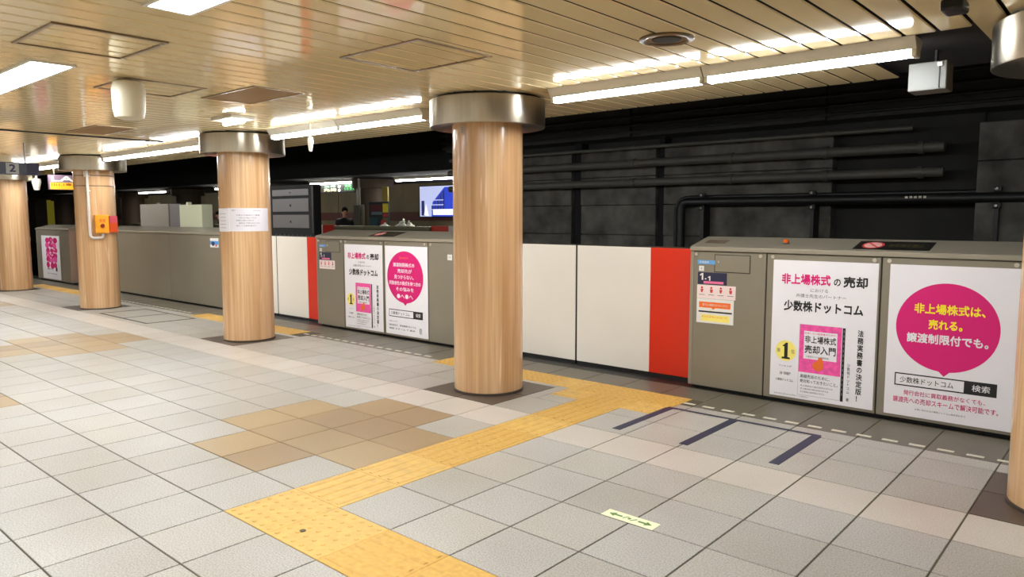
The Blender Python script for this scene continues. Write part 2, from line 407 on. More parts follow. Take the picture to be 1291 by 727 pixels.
# drain hole plug on the tactile tile
MB().lathe(gx(1.26), gy(.31), [(.018, .0006), (.016, .004)], n=16).build('floor_plug', mat('plug_brass', (86, 74, 40), .5, metal=.5), base=(gx(1.26), gy(.31), 0))
tag(bpy.data.objects['floor_plug'], 'small dark round plug set in the yellow tactile paving', 'plug')
# floor hatch
fh = empty('floor_hatch', (gx(-19.5), gy(7), 0), 'grey floor access hatch with dark frame before the plain grey screen', 'floor hatch')
fr = MB()
for a, b, c, d in ((-21.6, -17.4, 6.24, 6.32), (-21.6, -17.4, 7.93, 8.0), (-21.6, -21.5, 6.32, 7.93), (-17.5, -17.4, 6.32, 7.93), (-19.55, -19.45, 6.32, 7.93)):
    fr.box(gx(a), gx(b), gy(c), gy(d), 0, .003)
fr.build('hatch_frame', mat('hatch_frame_dark', (58, 54, 46), .5, metal=.4), fh)
for a, b in ((-21.5, -19.55), (-19.45, -17.5)):
    MB().box(gx(a), gx(b), gy(6.32), gy(7.93), 0, .002).build('hatch_cover', GREY[2], fh)

# ------------------------------------------------------------------ ceiling
ceiling = MB().box(X_L, X_R, Y_B, 6.44, ZC + .035, ZC + .16).build('ceiling', PLANK_GAP, base=(0, 0, ZC)); tag(ceiling, 'glossy beige slatted metal ceiling of the platform', kind='structure')
PP = .1822
pm = {}
k0 = -.683
n_l = int((k0 - (-34)) / PP)
for k in range(-int((4 - k0) / PP), n_l):
    x1 = k0 - k * PP - .0095; x0 = x1 - PP + .019; xm = (x0 + x1) / 2
    cut = -1.62 < xm < -.86
    key = cut
    if key not in pm:
        w_ = x1 - x0; ye = 4.99 if cut else 6.43; b = MB()
        # plank with rolled-up long edges
        pr = [(-w_ / 2, .03), (-w_ / 2, .006), (-w_ / 2 + .006, 0), (w_ / 2 - .006, 0), (w_ / 2, .006), (w_ / 2, .03)]
        ys = (Y_B + .02, ye); n = len(pr)
        b.add([(x, y, z) for y in ys for x, z in pr], [(i, i + 1, n + i + 1, n + i) for i in range(1, n - 2)] + [tuple(range(n)), tuple(range(2 * n - 1, n - 1, -1))])
        b.add([(x, y, z) for y in ys for x, z in pr], [(0, 1, n + 1, n), (n - 2, n - 1, 2 * n - 1, 2 * n - 2)], 1)      # both flanges coloured black for the shade inside the joints
        pm[key] = b.mesh('ceiling_plank', [PLANK, PLANK_GAP])
    link_copy(pm[key], 'ceiling_plank', (xm, 0, ZC), ceiling)
# lamps -------------------------------------------------------------
def strip_light(x0, x1, y, label, tube=TUBE, z=ZC, group='strip lights'):
    t = empty('strip_light', ((x0 + x1) / 2, y, z), label, 'ceiling light', group)
    MB().prismx(x0, x1, [(y - .100, z), (y - .094, z - .010), (y - .052, z - .070), (y + .052, z - .070), (y + .094, z - .010), (y + .100, z)]).build('lamp_body', FIX_WHITE, t)
    # wedge-shaped diffuser: it shines downwards and sideways, not back onto the body
    MB().prismx(x0 + .02, x1 - .02, [(y - .050, z - .070), (y - .010, z - .112), (y + .010, z - .112), (y + .050, z - .070)]).build('lamp_tube', tube, t)
    for e, s in ((x0, 1), (x1, -1)):
        MB().bbox(min(e, e + s * .03), max(e, e + s * .03), y - .052, y + .052, z - .114, z - .066, .006).build('lamp_socket', FIX_WHITE, t)
    return t
YL = gy(7) + .012
strip_light(-3.98, -2.572, YL, 'white strip light between the two nearest pillars, end next to the nearest full pillar')
strip_light(-2.562, -1.17, YL, 'white strip light between the two nearest pillars, end next to the dark ceiling gap')
strip_light(-7.02, -5.60, YL, 'white strip light left of the nearest full pillar, touching its steel capital')
strip_light(-8.45, -7.03, YL, 'white strip light beginning at the capital of the pillar with paper notices')
strip_light(-12.05, -10.30, YL, 'white strip light left of the pillar with paper notices')
strip_light(-13.85, -12.06, YL, 'white strip light right of the pillar with the orange box')
strip_light(-17.45, -16.0, YL, 'white strip light left of the pillar with the orange box')
strip_light(-18.9, -17.46, YL, 'white strip light meeting the capital of the leftmost pillar')
strip_light(.42, 1.85, YL, 'unseen white strip light added right of the cut-off pillar')  # unseen lamp, added to brighten the right-hand poster and floor
strip_light(-23.6, -20.7, YL, 'white strip light added beyond the leftmost pillar')  # added lamp that brightens the distant poster screen
def panel_light(x0, x1, y0, y1, label):
    t = empty('panel_light', ((x0 + x1) / 2, (y0 + y1) / 2, ZC), label, 'ceiling light', 'flat ceiling panel lights')
    f = MB(); e = .022
    f.box(x0, x1, y0, y0 + e, ZC - .016, ZC + .004); f.box(x0, x1, y1 - e, y1, ZC - .016, ZC + .004); f.box(x0, x0 + e, y0 + e, y1 - e, ZC - .016, ZC + .004); f.box(x1 - e, x1, y0 + e, y1 - e, ZC - .016, ZC + .004)
    f.build('lamp_frame', FIX_WHITE, t)
    MB().box(x0 + e, x1 - e, y0 + e, y1 - e, ZC - .011, ZC - .001).build('diffuser', PANELLAMP, t)
panel_light(-3.95, -1.45, 1.66, 1.92, 'flat bright panel light at the top edge of the ceiling')
panel_light(-8.40, -5.88, 1.70, 2.00, 'flat bright panel light at the left edge of the picture')
for x, lb in ((-12.9, 'third'), (-17.4, 'fourth')):
    panel_light(x, x + 2.5, 1.68, 1.96, lb + ' flat panel light along the front ceiling row, left of the picture')
for x, lb in ((-17.3, 'farthest'), (-12.85, 'third'), (-8.4, 'second'), (-3.95, 'nearest')):
    panel_light(x, x + 2.5, -2.1, -1.82, lb + ' flat panel light of the unseen fill row added behind the viewer')  # unseen lamps added for more frontal light on pillars and posters
t = empty('emergency_light', (-7.64, 4.13, ZC), 'short white emergency lamp before the pillar with paper notices', 'ceiling light')
MB().bbox(-7.86, -7.42, 3.98, 4.28, ZC - .035, ZC, .008).build('lamp_body', FIX_WHITE, t)
MB().tube([(-7.84, 4.13, ZC - .055), (-7.44, 4.13, ZC - .055)], .024).build('lamp_tube', TUBE, t)
# hatches, vents, speaker -------------------------------------------
def hatch(x0, x1, y0, y1, label, panel=None):
    t = empty('ceiling_hatch', ((x0 + x1) / 2, (y0 + y1) / 2, ZC), label, 'ceiling hatch'); e = .022; f = MB()
    f.box(x0, x1, y0, y0 + e, ZC - .008, ZC + .003); f.box(x0, x1, y1 - e, y1, ZC - .008, ZC + .003); f.box(x0, x0 + e, y0 + e, y1 - e, ZC - .008, ZC + .003); f.box(x1 - e, x1, y0 + e, y1 - e, ZC - .008, ZC + .003)
    f.build('hatch_frame', FRAME_AL, t)
    if panel: MB().box(x0 + e, x1 - e, y0 + e, y1 - e, ZC - .005, ZC).build('hatch_panel', panel, t)
    for xx in (x0 + .06, x1 - .06): MB().box(xx - .012, xx + .012, y1 - .028, y1 - .006, ZC - .011, ZC - .007).build('hatch_latch', STEEL, t)
hatch(-4.25, -3.46, 3.08, 3.75, 'square framed ceiling hatch nearest to the pillars, cut through the slats')
hatch(-6.62, -5.69, 3.27, 3.76, 'solid brown ceiling hatch panel above the short emergency lamp', HATCH)
hatch(-5.42, -4.70, 1.48, 2.13, 'framed ceiling hatch between the two flat panel lights')
hatch(-6.77, -6.10, 2.42, 3.07, 'framed ceiling hatch beside the hanging white sensor housing')
hatch(-10.5, -9.45, 3.40, 3.86, 'distant framed ceiling hatch beyond the brown panel', HATCH)
sp = empty('ceiling_speaker', (-2.33, 4.09, ZC), 'round ceiling loudspeaker with bronze ring above the strip light', 'speaker')
MB().lathe(-2.33, 4.09, [(.165, ZC), (.165, ZC - .010), (.150, ZC - .016), (.125, ZC - .010), (.125, ZC - .002)], n=40, cap=False).build('speaker_ring', mat('speaker_bronze', (120, 104, 78), .4, metal=.5), sp)
MB().lathe(-2.33, 4.09, [(.125, ZC - .002), (.124, ZC - .005)], n=40).build('speaker_grille', mat('speaker_beige', (150, 128, 96), .8, spec=.1), sp)
MB().lathe(-2.33, 4.09, [(.09, ZC - .005), (.085, ZC - .012)], n=32).build('speaker_cone', mat('speaker_dark', (62, 52, 42), .9, spec=.05), sp)
MB().box(-10.86, -10.80, 2.2, 4.75, ZC - .014, ZC).build('shutter_slot', BLACK, base=(-10.83, 3.5, ZC)); tag(bpy.data.objects['shutter_slot'], 'dark narrow slot across the distant ceiling', 'ceiling slot')
t = empty('hanging_sensor', (-6.17, 2.46, ZC), 'translucent white rounded housing hanging from the ceiling at left', 'sensor')
MB().lathe(-6.17, 2.46, [(.05, ZC), (.05, ZC - .02)], n=16).build('stem', FIX_WHITE, t)
MB().lathe(-6.17, 2.46, [(.07, ZC - .012), (.108, ZC - .03), (.122, ZC - .08), (.118, ZC - .24), (.104, ZC - .30), (.06, ZC - .315)], n=32).build('housing', mat('sensor_white', (214, 204, 178), .4), t)
t = empty('hanging_sensor', (-7.4, 4.93, ZC), 'small white cone sensor hanging below the strip light', 'sensor')
MB().lathe(-7.4, 4.93, [(.008, ZC), (.008, 2.53)], n=12).build('stem', FIX_WHITE, t)
MB().lathe(-7.4, 4.93, [(.030, 2.55), (.034, 2.50), (.020, 2.40), (.012, 2.39)], n=20).build('housing', FIX_WHITE, t)
t = empty('hanging_sensor', (-19.0, 5.5, ZC), 'small white hanging sensor beside the leftmost pillar', 'sensor')
MB().lathe(-19.0, 5.5, [(.025, ZC), (.025, 2.5)], n=12).build('stem', FIX_WHITE, t)
MB().lathe(-19.0, 5.5, [(.085, 2.50), (.095, 2.42), (.055, 2.25), (.03, 2.24)], n=20).build('housing', FIX_WHITE, t)
t = empty('hanging_camera', (-.83, 4.28, ZC), 'black camera mount on the ceiling near the right pillar capital', 'camera')
MB().lathe(-.83, 4.28, [(.05, ZC), (.05, ZC - .03)], n=20).build('mount', BLACK, t)
MB().bbox(-.88, -.78, 4.20, 4.36, ZC - .075, ZC - .02, .014).build('camera_body', BLACK, t)
# grey-white box in the ceiling gap
t = empty('junction_box', (-1.25, 5.72, 2.46), 'small white metal box hanging in the dark ceiling gap at upper right', 'box')
MB().bbox(-1.345, -1.115, 5.62, 5.82, 2.48, 2.665, .008).build('box_body', mat('box_white_metal', (120, 117, 110), .4), t)
MB().box(-1.16, -1.155, 5.612, 5.622, 2.49, 2.66).build('box_seam', SEAM, t)
MB().bbox(-1.17, -1.14, 5.605, 5.622, 2.63, 2.655, .003).build('box_latch', STEEL, t)
MB().tube([(-1.2, 5.72, 2.66), (-1.2, 5.72, 2.80)], .012).build('hanger_rod', BLACK, t)

# ------------------------------------------------------------------ pillars
R_P, R_C = .327, .535
PLAB = ['peach veined round pillar cut off by the right edge of the picture', 'nearest full peach veined round pillar before the cream doors', 'peach veined round pillar carrying taped paper notices', 'peach veined round pillar with white conduit and orange call box', 'leftmost peach veined round pillar below the hanging blue sign']
PIL = []
for (x, y), lb in zip(PILLARS, PLAB):
    p = empty('pillar', (x, y, 0), lb, 'pillar', 'round pillars along the platform edge')
    MB().lathe(x, y, [(R_P + .008, -.002), (R_P + .008, .018), (R_P, .022)], n=64).build('base_ring', mat('pillar_base_dark', (70, 58, 48), .5), p)
    MB().lathe(x, y, [(R_P, .015), (R_P, 2.50)], n=72).build('shaft', WOOD, p)
    MB().lathe(x, y, [(R_P + .02, 2.475), (R_C - .02, 2.462), (R_C - .004, 2.457), (R_C, 2.462), (R_C, 2.692), (R_C - .006, 2.698), (R_C - .05, 2.698)], n=96).build('capital', STEEL, p)
    MB().lathe(x, y, [(R_C - .045, 2.695), (R_C - .045, ZC + .004)], n=64).build('capital_neck', BLACK, p)
    PIL.append(p)
def on_pillar(k, ang, z0, z1, half, lift, m, parent, name, nseg=10):
    """thin curved sheet wrapped on pillar k, centred at angle ang"""
    x, y = PILLARS[k]; r = R_P + lift; b = MB(); v = []; f = []
    for q in range(nseg + 1):
        a = ang - half + 2 * half * q / nseg
        for rr in (r, r - lift * .8):
            for z in (z0, z1): v.append((x + rr * math.cos(a), y + rr * math.sin(a), z))
    for q in range(nseg):
        o_ = q * 4; f += [(o_, o_ + 4, o_ + 5, o_ + 1), (o_ + 2, o_ + 3, o_ + 7, o_ + 6), (o_ + 1, o_ + 5, o_ + 7, o_ + 3), (o_, o_ + 2, o_ + 6, o_ + 4)]
    f += [(0, 1, 3, 2), (nseg * 4, nseg * 4 + 2, nseg * 4 + 3, nseg * 4 + 1)]
    return b.add(v, f).build(name, m, parent)
def face_ang(k, off=0): return math.atan2(-PILLARS[k][1], -PILLARS[k][0]) + off
def pcyl(k, ang, z, r=R_P): return Vector((PILLARS[k][0] + r * math.cos(ang), PILLARS[k][1] + r * math.sin(ang), z))
def wrap_write(body, k, a0, a1, z0, z1, m, parent, lift=.0035, bold=.01, name='lettering'):
    vv, ff, _ = glyphs(body, bold)
    b = MB(); b.add([pcyl(k, a0 + (a1 - a0) * p, z0 + (z1 - z0) * q, R_P + lift + e) for p, q, e in vv], ff); return b.build(name, m, parent)
# pillar 1: small grey plate under the capital
A = face_ang(1)
t = empty('pillar_plate', pcyl(1, A - .75, 2.42), 'tiny grey number plate under the nearest pillar capital', 'plate')
on_pillar(1, A - .75, 2.375, 2.455, .075, .004, mat('plate_grey', (176, 160, 136), .4), t, 'plate_sheet', 4)
for q in range(3): on_pillar(1, A - .75, 2.395 + q * .018, 2.402 + q * .018, .045, .0048, INK_GREY, t, 'plate_line', 3)
# pillar 2: paper notices
A = face_ang(2)
PAPER = mat('notice_paper', (226, 222, 228), .55)
t = empty('paper_notice', pcyl(2, A + .05, 1.46), 'white printed paper notice taped round the middle pillar', 'notice')
on_pillar(2, A + .14, 1.455, 1.755, .88, .0025, PAPER, t, 'paper_sheet', 20)
wrap_write('お知らせ', 2, A - .52, A - .38, 1.715, 1.738, INK, t)
rows = ['平素より格別のご愛顧', '下記のとおり掲出しております', '駅構内工事のお知らせ', '期間中はご不便をおかけします', '詳しくは駅係員まで']
for q, s in enumerate(rows): wrap_write(s, 2, A - .35 + .1 * (q % 2), A + .55 - .12 * (q % 3), 1.655 - q * .034, 1.672 - q * .034, INK_GREY, t)
on_pillar(2, A + .46, 1.722, 1.726, .16, .0032, INK_GREY, t, 'print_line', 4)
t = empty('paper_notice', pcyl(2, A - 1.1, 1.46), 'second paper notice overlapping the first on the left of the middle pillar', 'notice')
on_pillar(2, A - 1.02, 1.452, 1.752, .38, .005, PAPER, t, 'paper_sheet', 8)
for q in range(5): on_pillar(2, A - 1.0, 1.50 + q * .045, 1.504 + q * .045, .2, .0058, INK_GREY, t, 'print_line', 4)
# pillar 3: conduit, orange emergency box, straps
A = face_ang(3)
WPVC = mat('white_conduit', (222, 212, 204), .4)
ORB = mat('orange_box', (240, 158, 30), .4)
t = empty('conduit', pcyl(3, A - .25, 1.28), 'white plastic conduit running down the pillar to the orange box', 'pipe')
a1, a2 = A - .30, A + .10
pts = [pcyl(3, a1, 2.45, R_P + .03), pcyl(3, a1, 2.0, R_P + .03), pcyl(3, a1, 1.36, R_P + .03)] + [Vector(p) for p in bez(pcyl(3, a1, 1.34, R_P + .03), pcyl(3, a1 + .02, 1.28, R_P + .035), pcyl(3, a1 + .16, 1.275, R_P + .03))] + [pcyl(3, a2 + .05, 1.278, R_P + .03)] + [Vector(p) for p in bez(pcyl(3, a2 + .1, 1.28, R_P + .03), pcyl(3, a2 + .16, 1.285, R_P + .03), pcyl(3, a2 + .17, 1.35, R_P + .03))]
MB().tube(pts, .024, n=12).build('pipe', WPVC, t)
for z in (2.10, 2.36): MB().tube([pcyl(3, a1 - .10, z, R_P + .012), pcyl(3, a1, z, R_P + .058), pcyl(3, a1 + .10, z, R_P + .012)], .010, n=8).build('clip', WPVC, t)
MB().bbox(*sorted((pcyl(3, a1 - .1, 0)[0], pcyl(3, a1 + .12, 0)[0])), *sorted((pcyl(3, a1, 0, R_P + .01)[1], pcyl(3, a1, 0, R_P + .10)[1])), 2.34, 2.45, .01).build('junction', WPVC, t)
t = empty('emergency_call_box', pcyl(3, A + .25, 1.36), 'bright orange emergency call box mounted on a pillar', 'call box')
def obox(k, ang, z0, z1, half, r0, r1):
    c = pcyl(k, ang, 0, 1) - pcyl(k, ang, 0, 0); tt = Vector((-c.y, c.x, 0)); o_ = pcyl(k, ang, 0, 0)
    v = [o_ + c * r + tt * s * half + Vector((0, 0, z)) for z in (z0, z1) for r in (r0, r1) for s in (-1, 1)]
    return MB().add(v, [(0, 2, 3, 1), (4, 5, 7, 6), (0, 1, 5, 4), (2, 6, 7, 3), (0, 4, 6, 2), (1, 3, 7, 5)])
ab = A + .22
obox(3, ab, 1.36, 1.68, .105, R_P - .015, R_P + .09).build('box_body', ORB, t)
obox(3, ab, 1.375, 1.665, .092, R_P + .09, R_P + .10).build('box_cover', ORB, t)
c_ = pcyl(3, ab, 0, 1) - pcyl(3, ab, 0, 0); tt_ = Vector((-c_.y, c_.x, 0))
bp = pcyl(3, ab, 1.49, R_P + .10)
MB().tube([bp, bp + c_ * .02], .034, n=20).build('button', mat('button_red', (120, 22, 16), .4), t)
write('非常', bp + c_ * .002, tt_, (0, 0, -1), -.05, .05, -.12, -.06, REDINK, t)
obox(3, ab + .58, 1.37, 1.66, .085, R_P - .012, R_P + .055).build('side_plate', mat('warning_orange_red', (228, 84, 34), .4), t)
obox(3, ab + .58, 1.54, 1.66, .086, R_P - .012, R_P + .0555).build('side_label', mat('warning_pink', (216, 84, 96), .4), t)
for z in (2.18, 2.36):
    MB().lathe(*PILLARS[3], [(R_P + .001, z), (R_P + .0035, z + .002), (R_P + .0035, z + .016), (R_P + .001, z + .018)], n=64, cap=False).build('strap', mat('pillar_strap', (120, 92, 66), .4), PIL[3])

# ------------------------------------------------------------------ screen doors
YD = Y_D
def housing(x0, x1, seams, label, group='fixed screens between the platform doors', screws=True, top=True):
    t = empty('screen_door_housing', ((x0 + x1) / 2, YD, 0), label, 'platform screen', group)
    MB().box(x0, x1, YD + .012, YD + .185, .03, 1.317).build('body', SEAM, t)
    MB().box(x0, x1, YD + .27, YD + .34, .03, 1.344).build('back_panel', HOUSING, t)
    MB().prismx(x0 - .004, x1 + .004, [(YD - .012, 1.318), (YD - .016, 1.322), (YD - .016, 1.352), (YD - .010, 1.360), (YD + .35, 1.446), (YD + .36, 1.44), (YD + .36, 1.345), (YD + .19, 1.345), (YD + .19, 1.318)]).build('top_cover', HOUSING_TOP, t)
    e = [x0] + seams + [x1]
    for a, b in zip(e[:-1], e[1:]):
        pn = MB().bbox(a + .006, b - .006, YD, YD + .03, .03, 1.312, .004).build('front_panel', HOUSING, t)
        if screws:
            for xx in (a + .055, b - .055):
                MB().tube([(xx, YD + .002, 1.287), (xx, YD - .008, 1.287)], .016, n=14).build('lock', STEEL, pn)
    MB().bbox(x0 - .006, x0 + .03, YD - .004, YD + .188, .03, 1.316, .004).build('end_trim', HOUSING_TOP, t)
    MB().bbox(x1 - .03, x1 + .006, YD - .004, YD + .188, .03, 1.316, .004).build('end_trim', HOUSING_TOP, t)
    MB().box(x0 + .01, x1 - .01, YD + .05, YD + .18, -.004, .03).build('plinth', BLACK, t)
    return t
h1 = housing(-3.335, -.10, [-2.60, -1.655, -.70], 'warm grey steel platform screen at right with small notices and two large posters')
h2 = housing(-9.52, -6.33, [-8.85, -7.94, -7.045], 'warm grey steel platform screen with two posters left of the nearest full pillar')
h3 = housing(-17.75, -12.42, [-14.50], 'long plain grey platform screen between the notice pillar and the orange box pillar', screws=False)
h4 = housing(-22.4, -19.95, [-20.6], 'distant grey platform screen with a single pink poster')
# little hatch door on the first panels
for hh, x0 in ((h1, -3.335), (h2, -9.52)):
    d = MB().bbox(x0 + .245, x0 + .58, YD - .005, YD + .004, 1.13, 1.283, .003).build('service_flap', HOUSING, hh)
    f = MB()
    for a, b, c, e in ((.24, .585, 1.123, 1.13), (.24, .585, 1.283, 1.290), (.238, .245, 1.123, 1.29), (.58, .587, 1.123, 1.29)): f.box(x0 + a, x0 + b, YD - .0015, YD + .001, c, e)
    f.build('flap_gap', SEAM, d)
    MB().tube([(x0 + .285, YD - .004, 1.222), (x0 + .285, YD - .012, 1.222)], .011, n=12).build('flap_lock', STEEL, d)
def gate(x0, x1, label_l, label_r, redw=.56):
    xm = (x0 + x1) / 2
    for a, b, lb, side in ((x0 - .25, xm - .012, label_l, -1), (xm + .012, x1 + .25, label_r, 1)):
        t = empty('sliding_door', ((a + b) / 2, 6.62, .03), lb, 'platform door', 'sliding platform doors')
        ra, rb = (b - redw - .25, b) if side > 0 else (a, a + redw + .25)
        ca, cb = (a, ra) if side > 0 else (rb, b)
        MB().bbox(ca, cb, 6.60, 6.645, .035, 1.325, .003).build('cream_panel', CREAM, t)
        MB().bbox(ra, rb, 6.60, 6.645, .035, 1.325, .003).build('red_panel', RED, t)
        MB().box(a, b, 6.606, 6.64, 1.325, 1.337).build('top_rail', SEAM, t)
        MB().box(a, b, 6.606, 6.64, -.003, .035).build('bottom_rail', BLACK, t)
        e = b if side < 0 else a
        MB().box(min(e, e - side * .012), max(e, e - side * .012), 6.605, 6.642, .035, 1.325).build('edge_seal', RUBBER, t)
gate(-6.33, -3.335, 'cream sliding platform door leaf half hidden by the nearest full pillar', 'cream and red sliding platform door leaf beside the right poster screen')
gate(-12.42, -9.52, 'cream sliding platform door leaf hidden behind the notice pillar', 'cream and red sliding platform door leaf right of the notice pillar')
gate(-19.95, -17.75, 'red and cream sliding platform door leaf next to the pink poster screen', 'sliding platform door leaf behind the orange box pillar', .45)
MB().box(-24, 1, 6.40, 6.72, -.006, -.003).build('door_sill', BLACK, base=(0, 6.5, 0)); tag(bpy.data.objects['door_sill'], 'black door sill strip under the cream platform doors', 'door sill')

# ------------------------------------------------------------------ posters and stickers (flat print)
U3, V3 = (1, 0, 0), (0, 0, -1)
YP = YD - .0045
def sheet(x0, x1, z0, z1, label, group=None, name='advertising_poster', cat='poster', m=None, y=YP):
    t = empty(name, ((x0 + x1) / 2, y, z0), label, cat, group)
    MB().box(x0, x1, y, y + .004, z0, z1).build('sheet', m or POSTER, t)
    return t
def poster_book(x0, x1, z0, z1, label):
    t = sheet(x0, x1, z0, z1, label, 'posters on the platform screens'); O = (x0, YP, z1); w, h = x1 - x0, z1 - z0
    def tx(s, a, b, c, d, m=INK, bold=.02, vert=False, lift=.0012): return write(s, O, U3, V3, a * w, b * w, c * h, d * h, m, t, bold, vert, lift=lift)
    def sh(p, m, name, lift=.0006): return shape2([(u * w, v * h) for u, v in p], O, U3, V3, m, t, name, lift)
    tx('非上場株式', .09, .57, .095, .172, MAGENTA, .05); tx('の', .60, .665, .118, .168, INK, .03); tx('売却', .69, .91, .098, .175, INK, .05)
    tx('における', .38, .55, .195, .22, INK_GREY, .005); tx('弁護士先生のパートナー', .24, .72, .235, .262, INK_GREY, .005)
    tx('少数株ドットコム', .12, .88, .287, .365, INK, .05)
    # book
    sh(rect(.702, .728, .456, .972), INK, 'book_spine')
    for q in range(14): sh(rect(.711, .720, .47 + q * .034, .488 + q * .034), INK_GREY, 'spine_print', .0009)
    sh(rect(.285, .70, .452, .97), mat('book_edge', (206, 200, 206), .5), 'book_shadow', .0004)
    sh(rect(.29, .695, .455, .80), HOTPINK, 'book_cover', .0007)
    sh(rect(.335, .655, .50, .70), POSTER, 'cover_panel', .0009); tx('失敗しない経営者のための', .34, .64, .508, .522, MAGENTA, .01, lift=.0014)
    tx('非上場株式', .345, .645, .532, .585, INK, .025, lift=.0014); tx('売却入門', .345, .645, .60, .66, INK, .03, lift=.0014); tx('少数株主のための基礎知識', .36, .58, .675, .69, INK_GREY, .005, lift=.0014)
    sh(ell(.48, .745, .055, .035, 16), ORANGE, 'cover_figure', .001); sh(ell(.50, .72, .03, .04, 14), ORANGE, 'cover_figure', .0011)
    sh(rect(.29, .695, .80, .965), POSTER, 'book_band', .0009)
    tx('高額売却のために、', .31, .60, .815, .842, INK, .012, lift=.0014); tx('絶対知っておきたいこと。', .31, .675, .85, .876, INK, .012, lift=.0014)
    for q in range(3): tx('非上場会社の株式売却の手引き', .315, .63 - .04 * q, .892 + q * .022, .904 + q * .022, INK_GREY, .004, lift=.0014)
    # yellow badge
    sh(ell(.155, .66, .105, .076, 36), PALE_YEL, 'badge', .0007); sh([(.12, .628), (.155, .60), (.175, .60), (.175, .705), (.20, .708), (.20, .72), (.115, .72), (.115, .708), (.14, .705), (.14, .63)], INK, 'numeral', .0014); tx('第', .065, .10, .645, .675, INK_GREY, .005, lift=.0014); tx('位', .21, .245, .645, .675, INK_GREY, .005, lift=.0014)
    tx('ランキング', .09, .22, .765, .778, INK_GREY, .004); tx('法律・実務書部門', .10, .21, .815, .838, INK_GREY, .004); tx('少数株ドットコム', .06, .24, .865, .885, INK, .008)
    tx('法務実務書の決定版！', .84, .895, .46, .955, INK, .03, True); tx('少数株ドットコム 著', .755, .785, .70, .965, INK_GREY, .012, True)
    tx('本広告に関するお問い合わせは少数株ドットコム株式会社まで', .05, .40, .975, .985, INK_GREY, .0)
    return t
def bubble(cu, cv, ru, rv, n=60):
    p = []
    for k in range(n):
        a = 2 * PI * k / n; u, v = cu + ru * math.cos(a), cv + rv * math.sin(a)
        if abs(a - PI / 2) < .05: v += rv * .10
        p.append((u, v))
    return p
def poster_bubble(x0, x1, z0, z1, label, style):
    t = sheet(x0, x1, z0, z1, label, 'posters on the platform screens'); O = (x0, YP, z1); w, h = x1 - x0, z1 - z0
    def tx(s, a, b, c, d, m=INK, bold=.02, lift=.0013): return write(s, O, U3, V3, a * w, b * w, c * h, d * h, m, t, bold, lift=lift)
    def sh(p, m, name, lift=.0006): return shape2([(u * w, v * h) for u, v in p], O, U3, V3, m, t, name, lift)
    if style == 'a':
        sh(bubble(.475, .395, .405, .285), MAGENTA, 'speech_bubble')
        tx('非上場株式は、', .215, .765, .245, .312, YEL_INK, .045); tx('売れる。', .335, .60, .345, .41, YEL_INK, .045); tx('譲渡制限付でも。', .165, .80, .44, .505, POSTER, .045)
        v0, v1, us = .715, .80, .635
    else:
        sh(bubble(.475, .345, .425, .29), MAGENTA, 'speech_bubble')
        tx('Question', .34, .56, .115, .145, ORANGE, .02)
        for q, (s, a, b) in enumerate((('譲渡制限株式の', .20, .70), ('売却先が', .30, .64), ('見つからない。', .22, .68), ('同族会社の株式を持つ方の', .10, .84), ('その悩みを', .26, .68))):
            tx(s, a, b, .185 + q * .068, .232 + q * .068, POSTER, .025)
        tx('●へ●へ', .28, .66, .535, .585, POSTER, .02)
        v0, v1, us = .715, .80, .66
    sh(rect(.08, .88, v0, v1), INK, 'search_frame'); sh(rect(.09, us, v0 + .008, v1 - .008), POSTER, 'search_field', .0009)
    tx('少数株ドットコム', .125, us - .08, v0 + .022, v1 - .022, INK, .012, .0014); tx('検索', us + .06, .83, v0 + .02, v1 - .022, POSTER, .015, .0014)
    if style == 'a':
        tx('発行会社に買取義務がなくても、', .16, .80, .825, .858, MAGENTA, .008); tx('譲渡先への売却スキームで解決可能です。', .075, .90, .872, .912, MAGENTA, .012)
        tx('お問い合わせは少数株ドットコム株式会社まで', .26, .66, .94, .952, INK_GREY, 0)
    else:
        tx('お問い合わせ', .08, .28, .845, .858, INK_GREY, .004); tx('発行会社に　買取義務がなくても', .08, .72, .885, .905, INK, .006); tx('売却 スキーム で 解決', .08, .70, .925, .945, INK, .006); tx('株式会社', .80, .86, .89, .96, INK_GREY, .004)
    return t
poster_book(-2.535, -1.675, .055, 1.262, 'white book advertisement poster at right beside the small door notices')
poster_bubble(-1.59, -.722, .055, 1.262, 'rightmost white poster with a round magenta speech bubble', 'a')
poster_book(-8.822, -7.965, .055, 1.252, 'white book advertisement poster left of the nearest full pillar')
poster_bubble(-7.905, -7.050, .055, 1.252, 'white poster with magenta speech bubble just left of the nearest full pillar', 'b')
# distant pink poster
t = sheet(-22.0, -20.67, .06, 1.17, 'white poster with a pink blob pattern on the distant grey screen', 'posters on the platform screens')
O = (-22.0, YP, 1.17)
random.seed(3)
for r_ in range(6):
    for c_i in range(3):
        cu = .46 + c_i * .27 + random.uniform(-.03, .03); cv = .12 + r_ * .125 + random.uniform(-.02, .02)
        shape2(ell(cu, cv, random.uniform(.12, .17), random.uniform(.06, .085), 14), O, U3, V3, MAGENTA if random.random() < .7 else HOTPINK, t, 'pink_blob', .0006 + .00005 * (r_ * 3 + c_i))
for _ in range(14): shape2(ell(random.uniform(.42, 1.02), random.uniform(.1, .75), .035, .016, 10), O, U3, V3, POSTER, t, 'white_gap', .003)
write('少数株ドットコム', O, U3, V3, .35, .80, .83, .88, INK, t); shape2(rect(.98, 1.10, .80, .90), O, U3, V3, INK, t, 'black_mark')
write('株式の売却相談', O, U3, V3, .35, 1.05, .96, .985, INK_GREY, t)
